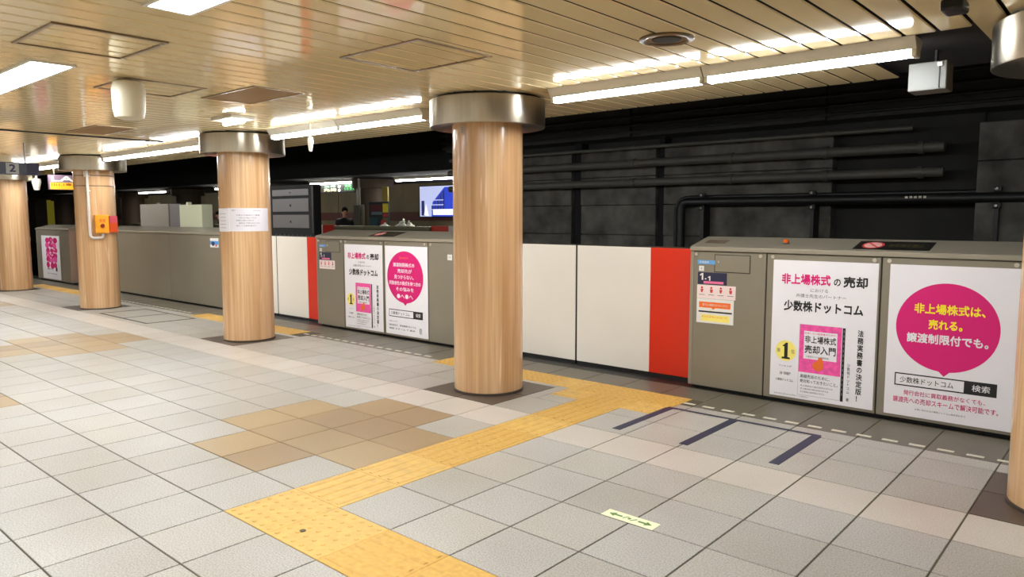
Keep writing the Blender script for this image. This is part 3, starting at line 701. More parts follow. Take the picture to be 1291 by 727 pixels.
# small stickers on the right screen
def stick(x0, x1, z0, z1, label, m, cat='sticker'): return sheet(x0, x1, z0, z1, label, None, 'door_sticker', cat, m)
SKY = mat('sticker_sky_blue', (96, 158, 214), .4); WHT = mat('sticker_white', (224, 220, 214), .45); NVY = mat('sticker_navy', (36, 38, 66), .4)
def door_notes(xb, where, full=True):
    s = stick(xb + .07, xb + .245, 1.195, 1.232, 'small light blue label on the %s' % where, SKY); write('号車案内', (xb + .07, YP, 1.232), U3, V3, .02, .115, .008, .029, WHT, s)
    s = stick(xb + .085, xb + .135, 1.130, 1.178, 'tiny white square sticker on the %s' % where, WHT); write('4', (xb + .085, YP, 1.178), U3, V3, .018, .032, .014, .034, INK_GREY, s)
    s = stick(xb + .075, xb + .365, 1.005, 1.118, 'navy car number sticker on the %s' % where, NVY); O = (xb + .075, YP, 1.118)
    shape2([(.022, .022), (.042, .008), (.056, .008), (.056, .072), (.040, .072), (.040, .026), (.022, .034)], O, U3, V3, WHT, s, 'numeral'); shape2(rect(.072, .088, .056, .066), O, U3, V3, WHT, s, 'dash'); shape2([(.104, .044), (.118, .034), (.128, .034), (.128, .076), (.116, .076), (.116, .048), (.104, .052)], O, U3, V3, WHT, s, 'numeral')
    shape2(rect(.06, .26, .082, .105), O, U3, V3, mat('sticker_pink', (226, 110, 150), .4), s, 'pink_band')
    s = stick(xb + .07, xb + .455, .872, 1.0, 'white sticker with four red pictograms on the %s' % where, mat('sticker_blush', (232, 212, 208), .45)); O = (xb + .07, YP, 1.0)
    for q in range(4):
        c_u = .05 + q * .095
        shape2(ell(c_u, .026, .011, .011, 12), O, U3, V3, REDINK, s, 'pictogram_head'); shape2([(c_u - .014, .04), (c_u + .018, .04), (c_u + .004 + .008 * (q % 2), .072), (c_u - .008, .072)], O, U3, V3, REDINK, s, 'pictogram_body')
        shape2(rect(c_u - .03, c_u + .03, .09, .095), O, U3, V3, INK_GREY, s, 'print_line')
    if full:
        s = stick(xb + .07, xb + .44, .64, .87, 'white notice with orange and yellow bands on the %s' % where, WHT, 'notice'); O = (xb + .07, YP, .87)
        shape2(rect(.025, .34, .03, .085), O, U3, V3, ORANGE, s, 'orange_band'); write('駆け込み乗車はおやめください', O, U3, V3, .06, .32, .045, .068, WHT, s, .01, lift=.0012)
        shape2([(.15, .085), (.19, .085), (.17, .10)], O, U3, V3, ORANGE, s, 'orange_arrow')
        shape2(rect(.02, .355, .115, .130), O, U3, V3, INK, s, 'black_band'); shape2(rect(.05, .33, .15, .212), O, U3, V3, PALE_YEL, s, 'yellow_band'); write('ドアに手を入れないで', O, U3, V3, .06, .31, .162, .178, ORANGE, s, .01, lift=.0012)
door_notes(-3.335, 'right poster screen'); door_notes(-9.52, 'screen left of the nearest full pillar', False)
s = stick(-12.83, -12.53, 1.10, 1.265, 'small blue and white sticker on the plain grey screen', WHT); O = (-12.83, YP, 1.265)
shape2(rect(.0, .30, .05, .115), O, U3, V3, BLUE, s, 'blue_band'); shape2(ell(.11, .10, .06, .04, 16), O, U3, V3, NAVY, s, 'dark_figure', .0009); shape2(ell(.22, .13, .03, .02, 12), O, U3, V3, REDINK, s, 'red_figure', .0009)
s = stick(-6.68, -6.60, 1.10, 1.17, 'tiny white tag on the screen touching the nearest full pillar', WHT)
shape2(rect(.02, .06, .03, .035), (-6.68, YP, 1.17), U3, V3, INK_GREY, s, 'print_line')
# warning stickers on the sloping tops, amber lamp
sl = Vector((0, .36, .086)).normalized()
def top_pt(x, d): return Vector((x, YD - .010, 1.3605)) + sl * d
def warning(x0, x1, label):
    t = empty('warning_sticker', top_pt((x0 + x1) / 2, .15), label, 'sticker')
    nrm = Vector((1, 0, 0)).cross(sl)
    b = MB(); q = [top_pt(x0, .05), top_pt(x1, .05), top_pt(x1, .30), top_pt(x0, .30)]
    b.add([p + nrm * .0015 for p in q] + q, [(0, 1, 2, 3), (0, 4, 5, 1), (1, 5, 6, 2), (2, 6, 7, 3), (3, 7, 4, 0)]).build('sheet', BLACK, t)
    O = top_pt(x0, .30) + nrm * .0015; V = -sl
    shape2(ell(.13, .125, .085, .10, 28), O, (1, 0, 0), V, REDINK, t, 'red_ring'); shape2(ell(.13, .125, .066, .08, 28), O, (1, 0, 0), V, mat('sticker_pale_pink', (232, 176, 168), .5), t, 'pale_disc', .0009)
    shape2([(.075, .06), (.09, .05), (.19, .19), (.175, .20)], O, (1, 0, 0), V, REDINK, t, 'red_bar', .0012)
    write('のり出し禁止', O, (1, 0, 0), V, .25, x1 - x0 - .06, .08, .17, mat('sticker_olive_print', (110, 96, 56), .5), t, .01)
warning(-1.90, -1.33, 'black warning sticker with red no-entry ring on top of the right screen'); warning(-8.33, -7.78, 'black warning sticker on the screen top left of the nearest full pillar')
t = empty('amber_lamp', top_pt(-2.49, .16), 'small amber signal lamp on top of the right screen', 'lamp')
p = top_pt(-2.49, .16)
MB().lathe(p.x, p.y, [(.030, p.z + .001), (.030, p.z + .012)], n=20).build('lamp_base', STEEL_D, t)
MB().lathe(p.x, p.y, [(.025, p.z + .010), (.025, p.z + .028), (.016, p.z + .038), (.004, p.z + .041)], n=20).build('lamp_lens', mat('amber_lens', (214, 96, 28), .25), t)
t = empty('top_label', top_pt(-3.18, .18), 'faint brown label on the left end of the right screen top', 'sticker')
q = [top_pt(-3.26, .12), top_pt(-3.05, .12), top_pt(-3.05, .24), top_pt(-3.26, .24)]; nn = Vector((0, -sl.z, sl.y))
MB().add([v + nn * .001 for v in q] + q, [(0, 1, 2, 3), (0, 4, 5, 1), (1, 5, 6, 2), (2, 6, 7, 3), (3, 7, 4, 0)]).build('sheet', mat('label_brown', (112, 92, 78), .6), t)
for d in (.08, .12, .16): shape2(rect(.02, d + .02, d - .05, d - .04), top_pt(-3.26, .24) + nn * .001, (1, 0, 0), -sl, SEAM, t, 'print_line')

# ------------------------------------------------------------------ hanging signs at left
t = empty('platform_sign', (-12.5, 3.4, 2.3), 'dark blue hanging platform sign with a white 2 at the left edge', 'sign')
SX = -12.5
MB().bbox(SX - .10, SX + .02, 2.1, 3.66, 2.255, 2.43, .004).build('sign_box', mat('sign_blue', (58, 62, 74), .35), t)
MB().box(SX + .0202, SX + .0225, 3.66 - .16, 3.66, 2.255, 2.43).build('end_stripe', mat('sign_end_navy', (38, 36, 62), .4), t)
MB().box(SX + .0202, SX + .0235, 3.24, 3.40, 2.265, 2.42).build('number_plate', mat('sign_number_grey', (150, 150, 148), .4), t)
SO = (SX + .0235, 3.24, 2.42)
write('2', SO, (0, 1, 0), (0, 0, -1), .04, .12, .02, .13, NAVY, t, .04)
write('方面のりば', (SX + .021, 2.2, 2.40), (0, 1, 0), (0, 0, -1), 0, .95, .02, .115, mat('sign_text_grey', (130, 132, 138), .5), t, .01)
for y in (2.3, 3.5): MB().tube([(SX - .04, y, 2.42), (SX - .04, y, ZC)], .012, n=8).build('hanger_rod', STEEL_D, t)
t = empty('hanging_sign', (-17.0, 5.4, 2.2), 'orange and purple hanging sign beside the orange box pillar', 'sign')
MB().bbox(-17.06, -16.99, 5.14, 5.72, 2.20, 2.50, .004).build('sign_box', mat('sign_purple', (120, 96, 112), .4), t)
MB().box(-16.99, -16.986, 5.16, 5.70, 2.21, 2.345).build('orange_field', emit('sign_orange_lit', (244, 166, 32), .12), t)
write('出口専用', (-16.986, 5.18, 2.335), (0, 1, 0), (0, 0, -1), 0, .50, .0, .06, mat('sign_brown_text', (120, 60, 10), .5), t, .02)
write('LAI', (-16.989, 5.18, 2.48), (0, 1, 0), (0, 0, -1), 0, .48, .0, .11, FIX_WHITE, t, .04)
for y in (5.25, 5.6): MB().tube([(-17.02, y, 2.49), (-17.02, y, ZC)], .012, n=8).build('hanger_rod', STEEL_D, t)

# ------------------------------------------------------------------ track trench, tunnel wall and pipes
YW = 10.15
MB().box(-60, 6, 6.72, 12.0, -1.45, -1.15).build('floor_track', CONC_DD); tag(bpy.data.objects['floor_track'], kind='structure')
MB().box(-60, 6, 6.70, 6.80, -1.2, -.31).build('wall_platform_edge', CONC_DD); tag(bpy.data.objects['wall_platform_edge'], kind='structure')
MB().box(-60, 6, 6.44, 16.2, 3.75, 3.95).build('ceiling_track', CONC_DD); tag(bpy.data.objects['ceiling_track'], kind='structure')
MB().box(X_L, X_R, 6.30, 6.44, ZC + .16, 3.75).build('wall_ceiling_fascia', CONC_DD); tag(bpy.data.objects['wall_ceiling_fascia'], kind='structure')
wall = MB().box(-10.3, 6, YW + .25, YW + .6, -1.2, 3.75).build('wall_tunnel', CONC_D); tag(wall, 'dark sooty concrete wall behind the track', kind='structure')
def cpanel(x0, x1, z0, z1, y, m=CONC): return MB().bbox(x0, x1, y, YW + .28, z0, z1, .012).build('concrete_panel', m, wall)
for a, b, y in ((-10.3, -7.55, YW), (-7.35, -5.92, YW), (-5.78, -3.28, YW), (-1.62, 6, YW - .15)):
    zz = [-1.2, .55, 1.35, 1.83, 2.28, 2.72]
    for c, d in zip(zz[:-1], zz[1:]): cpanel(a, b - .0, c, d - .008, y + random.uniform(-.01, .01))
cpanel(-3.28, -1.62, -1.2, 3.2, YW + .18, CONC_D)
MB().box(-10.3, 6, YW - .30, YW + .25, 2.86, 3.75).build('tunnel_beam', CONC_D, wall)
for x in (-9.2, -6.3, -3.4): MB().box(x - .12, x + .12, YW - .36, YW - .30, 2.86, 3.7).build('beam_rib', CONC_D, wall)
for x0, x1, nm in ((-7.52, -7.38, 0), (-5.90, -5.80, 0)): MB().box(x0, x1, YW + .05, YW + .25, -1.2, 2.86).build('joint_column', BLACK_M, wall)
# cable tray lines on the beam
for n, z in enumerate((2.92, 3.02, 3.14, 3.28)):
    o = MB().tube([(-10.3, YW - .39 - .02 * n, z), (5.5, YW - .39 - .02 * n, z)], .018, n=8).build('cable', PIPE_D, base=(-2, YW - .34, z))
    tag(o, ['lowest', 'second lowest', 'second highest', 'highest'][n] + ' black cable running along the tunnel beam', 'cable', 'cables on the tunnel beam')
def pipe_run(name, x0, x1, z, r, label, m=PIPE, y=YW - .20):
    t = empty(name, ((x0 + x1) / 2, y, z), label, 'pipe', 'wall pipes')
    MB().tube([(x0, y, z), (x1, y, z)], r, n=16).build('pipe', m, t)
    for x in (-8.6, -6.2, -4.6, -3.3, -2.2):
        if x0 < x < x1: MB().tube([(x - .03, y, z), (x + .03, y, z)], r * 1.25, n=16).build('pipe_collar', m, t); MB().box(x - .02, x + .02, y, YW + .02, z - r * .6, z + r * .6).build('pipe_bracket', BLACK, t)
    return t
pipe_run('wall_pipe', -10.3, -1.95, 2.46, .062, 'upper of the two thick grey pipes on the tunnel wall')
pipe_run('wall_pipe', -10.3, -1.95, 2.165, .058, 'lower of the two thick grey pipes on the tunnel wall')
pipe_run('wall_pipe', -10.3, -2.3, 2.70, .028, 'thin grey pipe above the thick pipes on the tunnel wall')
t = empty('black_pipe', (-5.3, YW - .12, -1.15), 'black angled pipe running behind the right poster screen', 'pipe')
y = YW - .14; xv = -5.40
MB().tube([(xv, y, -1.15), (xv, y, 1.70)] + bez((xv, y, 1.72), (xv, y, 1.855), (xv + .14, y, 1.855)) + [(5.5, y, 1.85)], .062, n=16).build('pipe', PIPE_D, t)
MB().tube([(xv - .1, y + .02, -1.15), (xv - .1, y + .02, 1.68)] + bez((xv - .1, y + .02, 1.70), (xv - .1, y + .02, 1.925), (xv + .14, y + .02, 1.925)) + [(5.5, y + .02, 1.925)], .028, n=10).build('cable_conduit', PIPE_D, t)
for x in (-5.02, -3.45, -1.40):
    b_ = MB().box(x - .022, x + .022, y - .07, YW + .05, 1.2, 1.80).build('bracket', BLACK, t)
    for z in (1.76, 1.95): MB().bbox(x - .045, x + .045, y - .10, y - .06, z - .03, z + .03, .01).build('clamp', BLACK, b_); MB().tube([(x, y - .10, z), (x, y - .125, z)], .016, n=6).build('nut', NUT, b_)
for k in range(5): MB().box(-2.35 + k * .05, -2.32 + k * .05, y - .066, y - .06, 1.86, 1.885).build('white_mark', NUT, t)
MB().tube([(-8.95, YW - .06, -1.15), (-8.95, YW - .06, 2.7)], .03, n=10).build('drop_pipe', PIPE_D, base=(-8.95, YW - .06, -1.15)); tag(bpy.data.objects['drop_pipe'], 'thin black vertical pipe beside the nearest full pillar on the tunnel wall', 'pipe')

# driver monitor rack behind the middle door
t = empty('monitor_rack', (-10.92, 6.95, -.3), 'black monitor rack with three blank grey screens behind the cream door', 'monitor rack')
MB().bbox(-11.72, -10.34, 6.92, 7.06, 1.26, 2.17, .012).build('rack_body', BLACK_M, t)
MON = mat('blank_grey_screen', (96, 95, 96), .35)
for z0, z1 in ((1.995, 2.10), (1.73, 1.945), (1.455, 1.675)): 
    m_ = MB().bbox(-11.56, -10.47, 6.905, 6.93, z0, z1, .004).build('screen', MON, t)
    MB().lathe(-11.0, 6.9, [(.012, z0 + .4 * (z1 - z0)), (.012, z0 + .55 * (z1 - z0))], n=10).build('screen_mark', SEAM, m_)
for k in range(9): MB().box(-11.5 + k * .13, -11.47 + k * .13, 6.914, 6.921, 1.30, 1.35).build('vent_slot', SEAM, t)
for x in (-11.5, -10.5): MB().box(x - .04, x + .04, 6.95, 7.03, -1.15, 1.27).build('post', BLACK, t)
for x in (-11.66, -10.36): MB().box(x - .02, x + .02, 6.908, 6.93, 1.38, 2.14).build('rack_rail', BLACK, t)
# cabinets between the tracks
GC = mat('cabinet_grey', (138, 131, 120), .5, noise=.05, scale=2); GC2 = mat('cabinet_purple_grey', (112, 106, 108), .5); CC = mat('cabinet_cream', (206, 208, 180), .5)
t = empty('equipment_cabinet', (-15.95, 6.95, -1.15), 'wide grey equipment box standing behind the long plain grey screen', 'cabinet')
MB().bbox(-16.95, -15.55, 6.88, 7.08, 1.05, 1.915, .008).build('cabinet_body', GC, t); MB().bbox(-15.55, -15.02, 6.90, 7.08, 1.05, 1.91, .008).build('cabinet_door', GC2, t)
MB().bbox(-16.25, -16.1, 6.95, 7.0, 1.91, 1.95, .008).build('lifting_lug', GC, t)
for x in (-16.7, -15.3): MB().box(x - .04, x + .04, 6.94, 7.02, -1.15, 1.06).build('post', BLACK, t)
t = empty('equipment_cabinet', (-14.5, 6.95, -1.15), 'pale cream equipment box beside the wide grey one', 'cabinet')
MB().bbox(-15.0, -14.05, 6.86, 7.08, 1.05, 1.885, .008).build('cabinet_body', CC, t); MB().bbox(-14.85, -14.75, 6.93, 7.0, 1.88, 1.94, .008).build('lifting_lug', CC, t)
for x in (-14.8, -14.25): MB().box(x - .04, x + .04, 6.94, 7.02, -1.15, 1.06).build('post', BLACK, t)

# ------------------------------------------------------------------ opposite platform
YO = 12.0
MB().box(-60, 6, YO, 16.2, -.4, 0).build('floor_opposite', CONC_D); tag(bpy.data.objects['floor_opposite'], kind='structure')
MB().box(-60, 6, YO, YO + .1, -1.2, -.4).build('wall_opposite_edge', CONC_DD); tag(bpy.data.objects['wall_opposite_edge'], kind='structure')
MB().box(-60, 6, YO, 16.2, 2.72, 2.80).build('ceiling_opposite', CONC_DD); tag(bpy.data.objects['ceiling_opposite'], kind='structure')
MB().box(-60, 6, YO - .1, YO, 2.72, 3.75).build('wall_opposite_fascia', CONC_DD); tag(bpy.data.objects['wall_opposite_fascia'], kind='structure')
wo = MB().box(-60, 6, 16.08, 16.3, 0, 2.72).build('wall_opposite', GROUT); tag(wo, 'brown panelled wall of the opposite platform', kind='structure')
wp = {}
for k in range(44):
    x0 = -56 + k * 1.2
    for nm, z0, z1, m in (('wall_panel', 1.80, 2.715, OPP_WALL), ('wall_band', 1.52, 1.79, OPP_BAND), ('wall_panel', .02, 1.51, OPP_WALL)):
        key = (nm, z0)
        if key not in wp: wp[key] = MB().box(.008, 1.192, 16.03, 16.08, z0, z1).mesh(nm, m)
        link_copy(wp[key], nm, (x0, 0, 0), wo)
def opp_housing(x0, x1, label):
    t = empty('opposite_screen', ((x0 + x1) / 2, YO + .3, 0), label, 'platform screen', 'screens of the opposite platform')
    MB().bbox(x0, x1, YO + .2, YO + .5, 0, 1.34, .01).build('body', mat('olive_screen_back', (104, 98, 72), .5), t); MB().bbox(x0 - .01, x1 + .01, YO + .18, YO + .52, 1.34, 1.40, .01).build('top_cover', mat('olive_screen_top', (128, 120, 88), .45), t)
def opp_leaf(x0, x1, redl, label):
    t = empty('opposite_door', ((x0 + x1) / 2, YO + .3, 0), label, 'platform door', 'doors of the opposite platform')
    r = (x0, x0 + .6) if redl else (x1 - .6, x1); c = (x0 + .6, x1) if redl else (x0, x1 - .6)
    MB().bbox(*c, YO + .25, YO + .30, 0, 1.42, .005).build('cream_panel', CREAM, t); MB().bbox(*r, YO + .25, YO + .30, 0, 1.42, .005).build('red_panel', RED, t)
opp_housing(-15.93, -13.37, 'olive back of the opposite screen below the lit advertisement')
opp_leaf(-13.35, -11.85, True, 'cream and red door of the opposite platform right below the lit advertisement')
opp_leaf(-18.9, -17.3, False, 'cream and red door of the opposite platform beside the standing person')
opp_housing(-17.26, -15.97, 'olive back of the opposite screen beside the dark far pillar')
opp_housing(-24.5, -20.5, 'olive back of the opposite screen beyond the black monitor rack')
opp_housing(-31, -26, 'olive back of the opposite screen beyond the cabinets')
def opp_pillar(x, label, y=13.35):
    t = empty('far_pillar', (x, y, 0), label, 'pillar', 'pillars of the opposite platform')
    MB().lathe(x, y, [(.46, 0), (.46, 2.46)], n=40).build('shaft', OPP_PILLAR, t); MB().lathe(x, y, [(.6, 2.46), (.6, 2.70)], n=40).build('capital', OPP_PILLAR, t)
    return t
opp_pillar(-17.0, 'dark far pillar with a colourful poster on the opposite platform'); opp_pillar(-28.4, 'brown far pillar above the cream equipment cabinet'); opp_pillar(-33.6, 'dark far pillar left of the grey equipment cabinet'); opp_pillar(-42, 'dark far pillar seen above the pink poster screen')
# advertisement wrapped on the far pillar
t = empty('pillar_poster', (-16.3, 12.85, 1.2), 'yellow red and teal poster panel hung on the dark far pillar', 'poster')
MB().box(-16.55, -15.70, 12.86, 12.885, 1.0, 2.05).build('panel', mat('poster_dark_teal', (20, 34, 38), .5), t)
for a, b, c, d, m in ((-15.95, -15.72, 1.76, 2.0, YEL_INK), (-16.5, -15.95, 1.80, 1.98, mat('poster_dark_red', (96, 30, 26), .5)), (-16.45, -15.98, 1.70, 1.78, mat('poster_steel_grey', (120, 128, 132), .5)), (-15.95, -15.72, 1.64, 1.74, REDINK), (-16.55, -16.2, 1.05, 1.62, TEAL), (-15.95, -15.72, 1.05, 1.62, mat('poster_olive', (112, 104, 70), .5))):
    MB().box(a, b, 12.855, 12.86, c, d).build('print_patch', m, t)
MB().tube([(-15.92, 12.855, 1.45), (-15.92, 12.85, 1.45)], .13, n=20).build('red_disc', REDINK, t)
MB().box(-15.96, -15.74, 12.86, 12.90, 2.06, 2.45).build('yellow_banner', mat('banner_yellow', (170, 150, 50), .5), t)
# lit advertisement and low picture on the opposite wall
t = empty('lit_advertisement', (-17.0, 16.0, 1.65), 'large lit blue and white advertisement on the opposite wall', 'advertisement')
MB().bbox(-17.95, -15.2, 15.94, 16.03, 1.62, 2.63, .01).build('frame', BLACK, t)
AO = (-17.9, 15.938, 2.6); AV = (0, 0, -1); AU = (1, 0, 0)
E_W = emit('ad_pale_blue', (196, 204, 246), .22); E_B = emit('ad_blue', (40, 66, 196), .24); E_D = emit('ad_navy', (40, 48, 110), .14); E_WW = emit('ad_white', (246, 246, 255), .3)
shape2(rect(0, 2.65, 0, .95), AO, AU, AV, E_W, t, 'sky_field')
shape2([(.55, .95), (.6, .5), (1.05, .12), (1.15, .04), (2.65, .04), (2.65, .95)], AO, AU, AV, E_B, t, 'blue_tower', .001)
for q in range(5): shape2([(.55 + q * .13, .62 - q * .11), (.62 + q * .13, .56 - q * .11), (.62 + q * .13, .78), (.55 + q * .13, .78)], AO, AU, AV, E_D, t, 'dark_window', .0014)
for q in range(3): shape2(rect(.35, 1.1, .42 + q * .15, .45 + q * .15), AO, AU, AV, E_W, t, 'pale_line', .0018)
shape2(rect(.08, .22, .45, .92), AO, AU, AV, E_D, t, 'dark_figure', .0014); shape2([(.2, .9), (.3, .55), (.42, .93)], AO, AU, AV, E_WW, t, 'white_figure', .0019); shape2(rect(.62, 1.9, .72, .9), AO, AU, AV, E_WW, t, 'white_caption', .002)
BAG = mat('white_plastic', (226, 224, 208), .5)
def bag(x, y, z, rx, rz, lean, label):
    t = empty('white_bag', (x, y, z), label, 'bag', 'white bags on the opposite screen'); random.seed(int(-x * 100))
    v = []; f = []; n, m_ = 14, 8
    for i in range(m_ + 1):
        u = i / m_; w = (1 - u) ** .5 * (1 + .2 * math.sin(u * 9))
        for k in range(n):
            a = 2 * PI * k / n; r = w * (1 + .16 * random.uniform(-1, 1)) + .02
            v.append((x + rx * r * math.cos(a) + lean * u, y + .09 * r * math.sin(a), z + rz * u))
    for i in range(m_):
        for k in range(n): q = (k + 1) % n; f.append((i * n + k, i * n + q, (i + 1) * n + q, (i + 1) * n + k))
    f.append(tuple(reversed(range(n)))); f.append(tuple(m_ * n + k for k in range(n)))
    MB().add(v, f, 0, True).build('bag_body', BAG, t); MB().tube([(x + lean, y, z + rz), (x + lean * 1.2, y, z + rz + .03)], [.02, .03], n=8).build('bag_knot', BAG, t)
bag(-14.62, 12.34, 1.40, .17, .15, .12, 'tallest crumpled white bag lying on the opposite screen')
bag(-14.22, 12.34, 1.40, .12, .11, -.06, 'rounded white bag right of the tallest one on the opposite screen')
bag(-15.25, 12.34, 1.40, .16, .06, .02, 'flat white bag left of the tallest one on the opposite screen')
t = empty('yellow_poster', (-52, 16.0, .6), 'yellow lit poster far away above the pink poster screen', 'poster')
MB().bbox(-53.4, -51.0, 15.95, 16.02, .8, 2.75, .01).build('panel', emit('far_yellow_panel', (170, 160, 40), .06), t)
# strip lights of the opposite platform
for a, b, lb in ((-19.55, -17.35, 'far white strip light above the destination board'), (-15.9, -12.6, 'far white strip light above the lit advertisement'), (-32.0, -29.4, 'far white strip light above the grey cabinet'), (-25.5, -22.5, 'far white strip light behind the notice pillar'), (-39, -36, 'far white strip light behind the orange box pillar')):
    strip_light(a, b, 13.0 if a < -16 else 13.3, lb, TUBE_OPP, 2.72, 'strip lights of the opposite platform')
strip_light(-15.2, -12.6, 14.9, 'farthest white strip light near the lit advertisement', TUBE_OPP, 2.72, 'strip lights of the opposite platform')
# destination board
t = empty('destination_board', (-18.2, 13.1, 2.4), 'black destination board with green and white lit characters', 'sign')
MB().bbox(-19.15, -17.35, 13.08, 13.22, 2.36, 2.60, .008).build('board_box', BLACK_M, t)
BO = (-19.1, 13.078, 2.585)
L_Y = emit('led_pale_yellow', (236, 232, 170), .32); L_G = emit('led_green', (70, 170, 90), .3); L_W = emit('led_white', (240, 240, 246), .32)
write('先発', BO, AU, AV, .1, .75, .10, .19, L_Y, t, .02); write('次発', BO, AU, AV, .12, .72, .01, .085, mat('led_pale_teal', (120, 160, 140), .5), t, .02)
for a, c in ((.82, .02), (.82, .13)): shape2(ell(a + .06, c + .035, .06, .04, 14), BO, AU, AV, L_W, t, 'lit_dot')
write('10:25', BO, AU, AV, 1.15, 1.6, .10, .17, L_G, t, .02); write('次発', BO, AU, AV, 1.15, 1.45, .01, .085, L_G, t, .02); shape2(rect(1.5, 1.66, .03, .07), BO, AU, AV, L_W, t, 'lit_bar')
for x in (-19.0, -17.5): MB().tube([(x, 13.15, 2.59), (x, 13.15, 2.72)], .015, n=8).build('hanger_rod', STEEL_D, t)
# wall telephone cabinet and post by the far pillar
t = empty('far_post', (-16.88, 12.78, 0), 'slim grey post with a cabinet beside the dark far pillar', 'post')
MB().tube([(-16.88, 12.78, 0), (-16.88, 12.78, 2.71)], .045, n=12).build('post_shaft', STEEL_D, t); MB().bbox(-17.02, -16.74, 12.68, 12.86, 1.2, 1.98, .02).build('post_cabinet', mat('post_cabinet_olive', (84, 80, 62), .5), t)

# ------------------------------------------------------------------ people on the opposite platform
def skin_mesh(name, joints, edges, m, parent, levels=1):
    """continuous body grown along a skeleton with a Skin modifier, then baked to one mesh"""
    me = bpy.data.meshes.new(name); keys = list(joints); o0 = org(parent)
    me.from_pydata([Vector(joints[k][0]) for k in keys], [(keys.index(a), keys.index(b)) for a, b in edges], [])
    ob = bpy.data.objects.new(name, me); COL.objects.link(ob)
    sk = ob.modifiers.new('skin', 'SKIN'); ob.modifiers.new('sub', 'SUBSURF').levels = levels
    for k, v in zip(keys, me.skin_vertices[0].data):
        r = joints[k][1]; v.radius = r if isinstance(r, tuple) else (r, r); v.use_root = (k == keys[0])
    dg = bpy.context.evaluated_depsgraph_get(); dg.update()
    nm = bpy.data.meshes.new_from_object(ob.evaluated_get(dg)); bpy.data.objects.remove(ob)
    nm.materials.clear(); nm.materials.append(m)
    for p_ in nm.polygons: p_.use_smooth = True
    ob = bpy.data.objects.new(name, nm); COL.objects.link(ob); ob.parent = parent; ORG[ob.name] = o0
    return ob
def ellipsoid(c, r, n=16, rings=10, cut=None, rot=None):
    v = []; f = []
    for i in range(rings + 1):
        th = PI * i / rings
        for k in range(n):
            a = 2 * PI * k / n; p = Vector((r[0] * math.sin(th) * math.cos(a), r[1] * math.sin(th) * math.sin(a), r[2] * math.cos(th)))
            if rot: p = rot @ p
            v.append(Vector(c) + p)
    for i in range(rings):
        for k in range(n):
            q = (k + 1) % n; f.append((i * n + k, (i + 1) * n + k, (i + 1) * n + q, i * n + q))
    return v, f
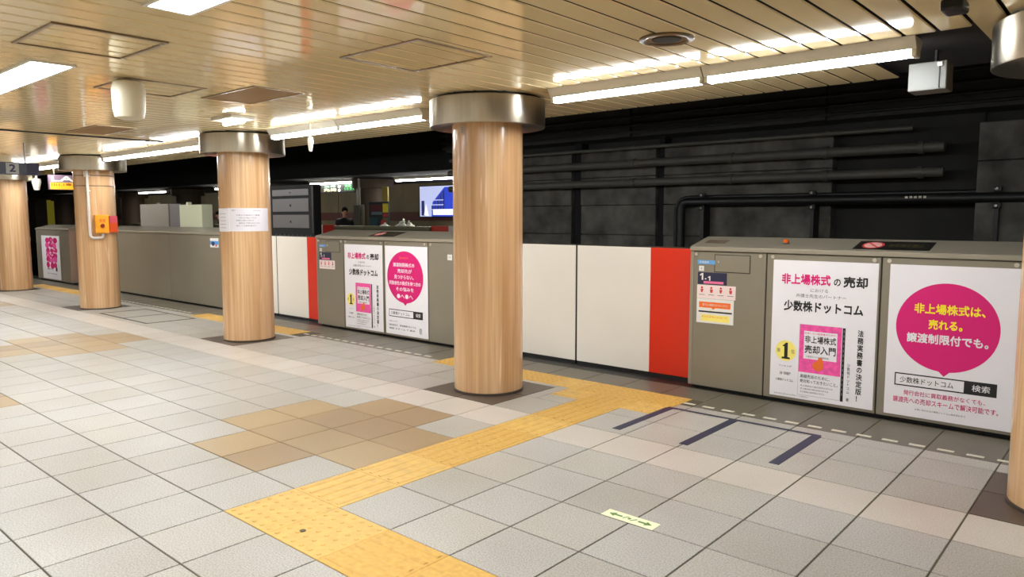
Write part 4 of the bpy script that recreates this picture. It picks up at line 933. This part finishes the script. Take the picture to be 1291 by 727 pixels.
def person(loc, yaw, label, coat):
    """standing figure looking down at a phone; local +x is the facing direction"""
    t = empty('person', loc, label, 'person'); t.rotation_euler.z = yaw; ORG[t.name] = Vector((0, 0, 0))
    h = 1.0
    J = {'pelvis': ((0, 0, .98), (.15, .12)), 'waist': ((0, 0, 1.14), (.15, .115)), 'chest': ((0, 0, 1.36), (.18, .125)), 'neckb': ((.01, 0, 1.54), (.085, .085)), 'neck': ((.03, 0, 1.60), (.055, .055))}
    E = [('pelvis', 'waist'), ('waist', 'chest'), ('chest', 'neckb'), ('neckb', 'neck')]
    for s, n in ((1, 'l'), (-1, 'r')):
        J.update({n + 'sh': ((0, s * .19, 1.47), .07), n + 'el': ((.03, s * .25, 1.18), .052), n + 'wr': ((.26, s * .12, 1.20), .036), n + 'hip': ((0, s * .10, .92), .095), n + 'kn': ((.02, s * .11, .50), .065), n + 'an': ((-.02, s * .11, .09), .045), n + 'to': ((.15, s * .13, .04), .04)})
        E += [('chest', n + 'sh'), (n + 'sh', n + 'el'), (n + 'el', n + 'wr'), ('pelvis', n + 'hip'), (n + 'hip', n + 'kn'), (n + 'kn', n + 'an'), (n + 'an', n + 'to')]
    skin_mesh('body', J, E, coat, t)
    rot = Matrix.Rotation(.35, 3, 'Y'); hc = Vector((.06, 0, 1.72))
    b = MB(); v, f = ellipsoid(hc, (.092, .075, .118), rot=rot); b.add(v, f, 0, True)
    v, f = ellipsoid(hc + rot @ Vector((.095, 0, -.012)), (.018, .013, .024), 8, 6); b.add(v, f, 0, True)
    for s in (1, -1):
        v, f = ellipsoid(hc + rot @ Vector((0, s * .076, -.01)), (.022, .010, .032), 8, 6); b.add(v, f, 0, True)
    b.tube([(.035, 0, 1.56), (.045, 0, 1.65)], .052, n=12)
    hd = b.build('head', SKIN, t)
    b = MB(); v, f = ellipsoid(hc + rot @ Vector((-.016, 0, .026)), (.100, .084, .112), rot=rot); b.add(v, f, 0, True); b.build('hair', HAIR, hd)
    for s in (1, -1):
        b = MB(); v, f = ellipsoid(hc + rot @ Vector((.082, s * .03, .004)), (.010, .012, .007), 8, 6); b.add(v, f, 0, True); b.build('eye', INK, hd)
    b = MB(); v, f = ellipsoid(hc + rot @ Vector((.082, 0, -.058)), (.010, .024, .006), 8, 6); b.add(v, f, 0, True); b.build('mouth', mat('lips', (160, 96, 86), .5), hd)
    for s in (1, -1):
        b = MB(); p0 = Vector((.265, s * .115, 1.205)); v, f = ellipsoid(p0 + Vector((.045, -s * .015, .01)), (.05, .022, .036), 12, 8); b.add(v, f, 0, True)
        for q in range(4):
            zz = 1.185 + q * .018; L_ = (.06, .075, .08, .07)[q]
            b.tube([(.30, s * .10, zz), (.30 + L_ * .6, s * .085, zz + .004), (.30 + L_ * .8, s * (.085 - .035), zz + .006)], [.009, .0085, .007], n=8)
        b.tube([(.27, s * .10, 1.235), (.30, s * .075, 1.26), (.33, s * .06, 1.265)], [.011, .0095, .008], n=8)
        b.build('hand', SKIN, t)
    return t
pp = person((-17.55, 12.76, 0), -.5, 'person in a black coat looking down at a phone on the opposite platform', COAT); pp.scale = (1.04,) * 3
ph = empty('phone', (-17.40, 12.73, 1.24)); tag(ph, 'dark mobile phone held by the person in the black coat', 'phone')
fx = Vector((math.cos(-.5), math.sin(-.5), 0)); pc = Vector((-17.55, 12.76, 0)) + fx * .39 + Vector((0, 0, 1.31))
ph.location = pc; ORG[ph.name] = pc
MB().bbox(pc.x - .008, pc.x + .008, pc.y - .035, pc.y + .035, pc.z - .07, pc.z + .07, .004).build('phone_body', BLACK, ph)
pp2 = person((-25.15, 12.95, 0), -2.0, 'person in dark clothes half hidden by the pillar with paper notices', TROUSER); pp2.scale = (1.0,) * 3

# unseen wall added behind the viewer so that light bounces back
MB().box(X_L, X_R, Y_B - .2, Y_B, 0, ZC + .1).build('wall_back_bounce', mat('bounce_wall_beige', (176, 164, 144), .5)); tag(bpy.data.objects['wall_back_bounce'], kind='structure')
bpy.data.objects.remove(_to); bpy.data.curves.remove(_tc)
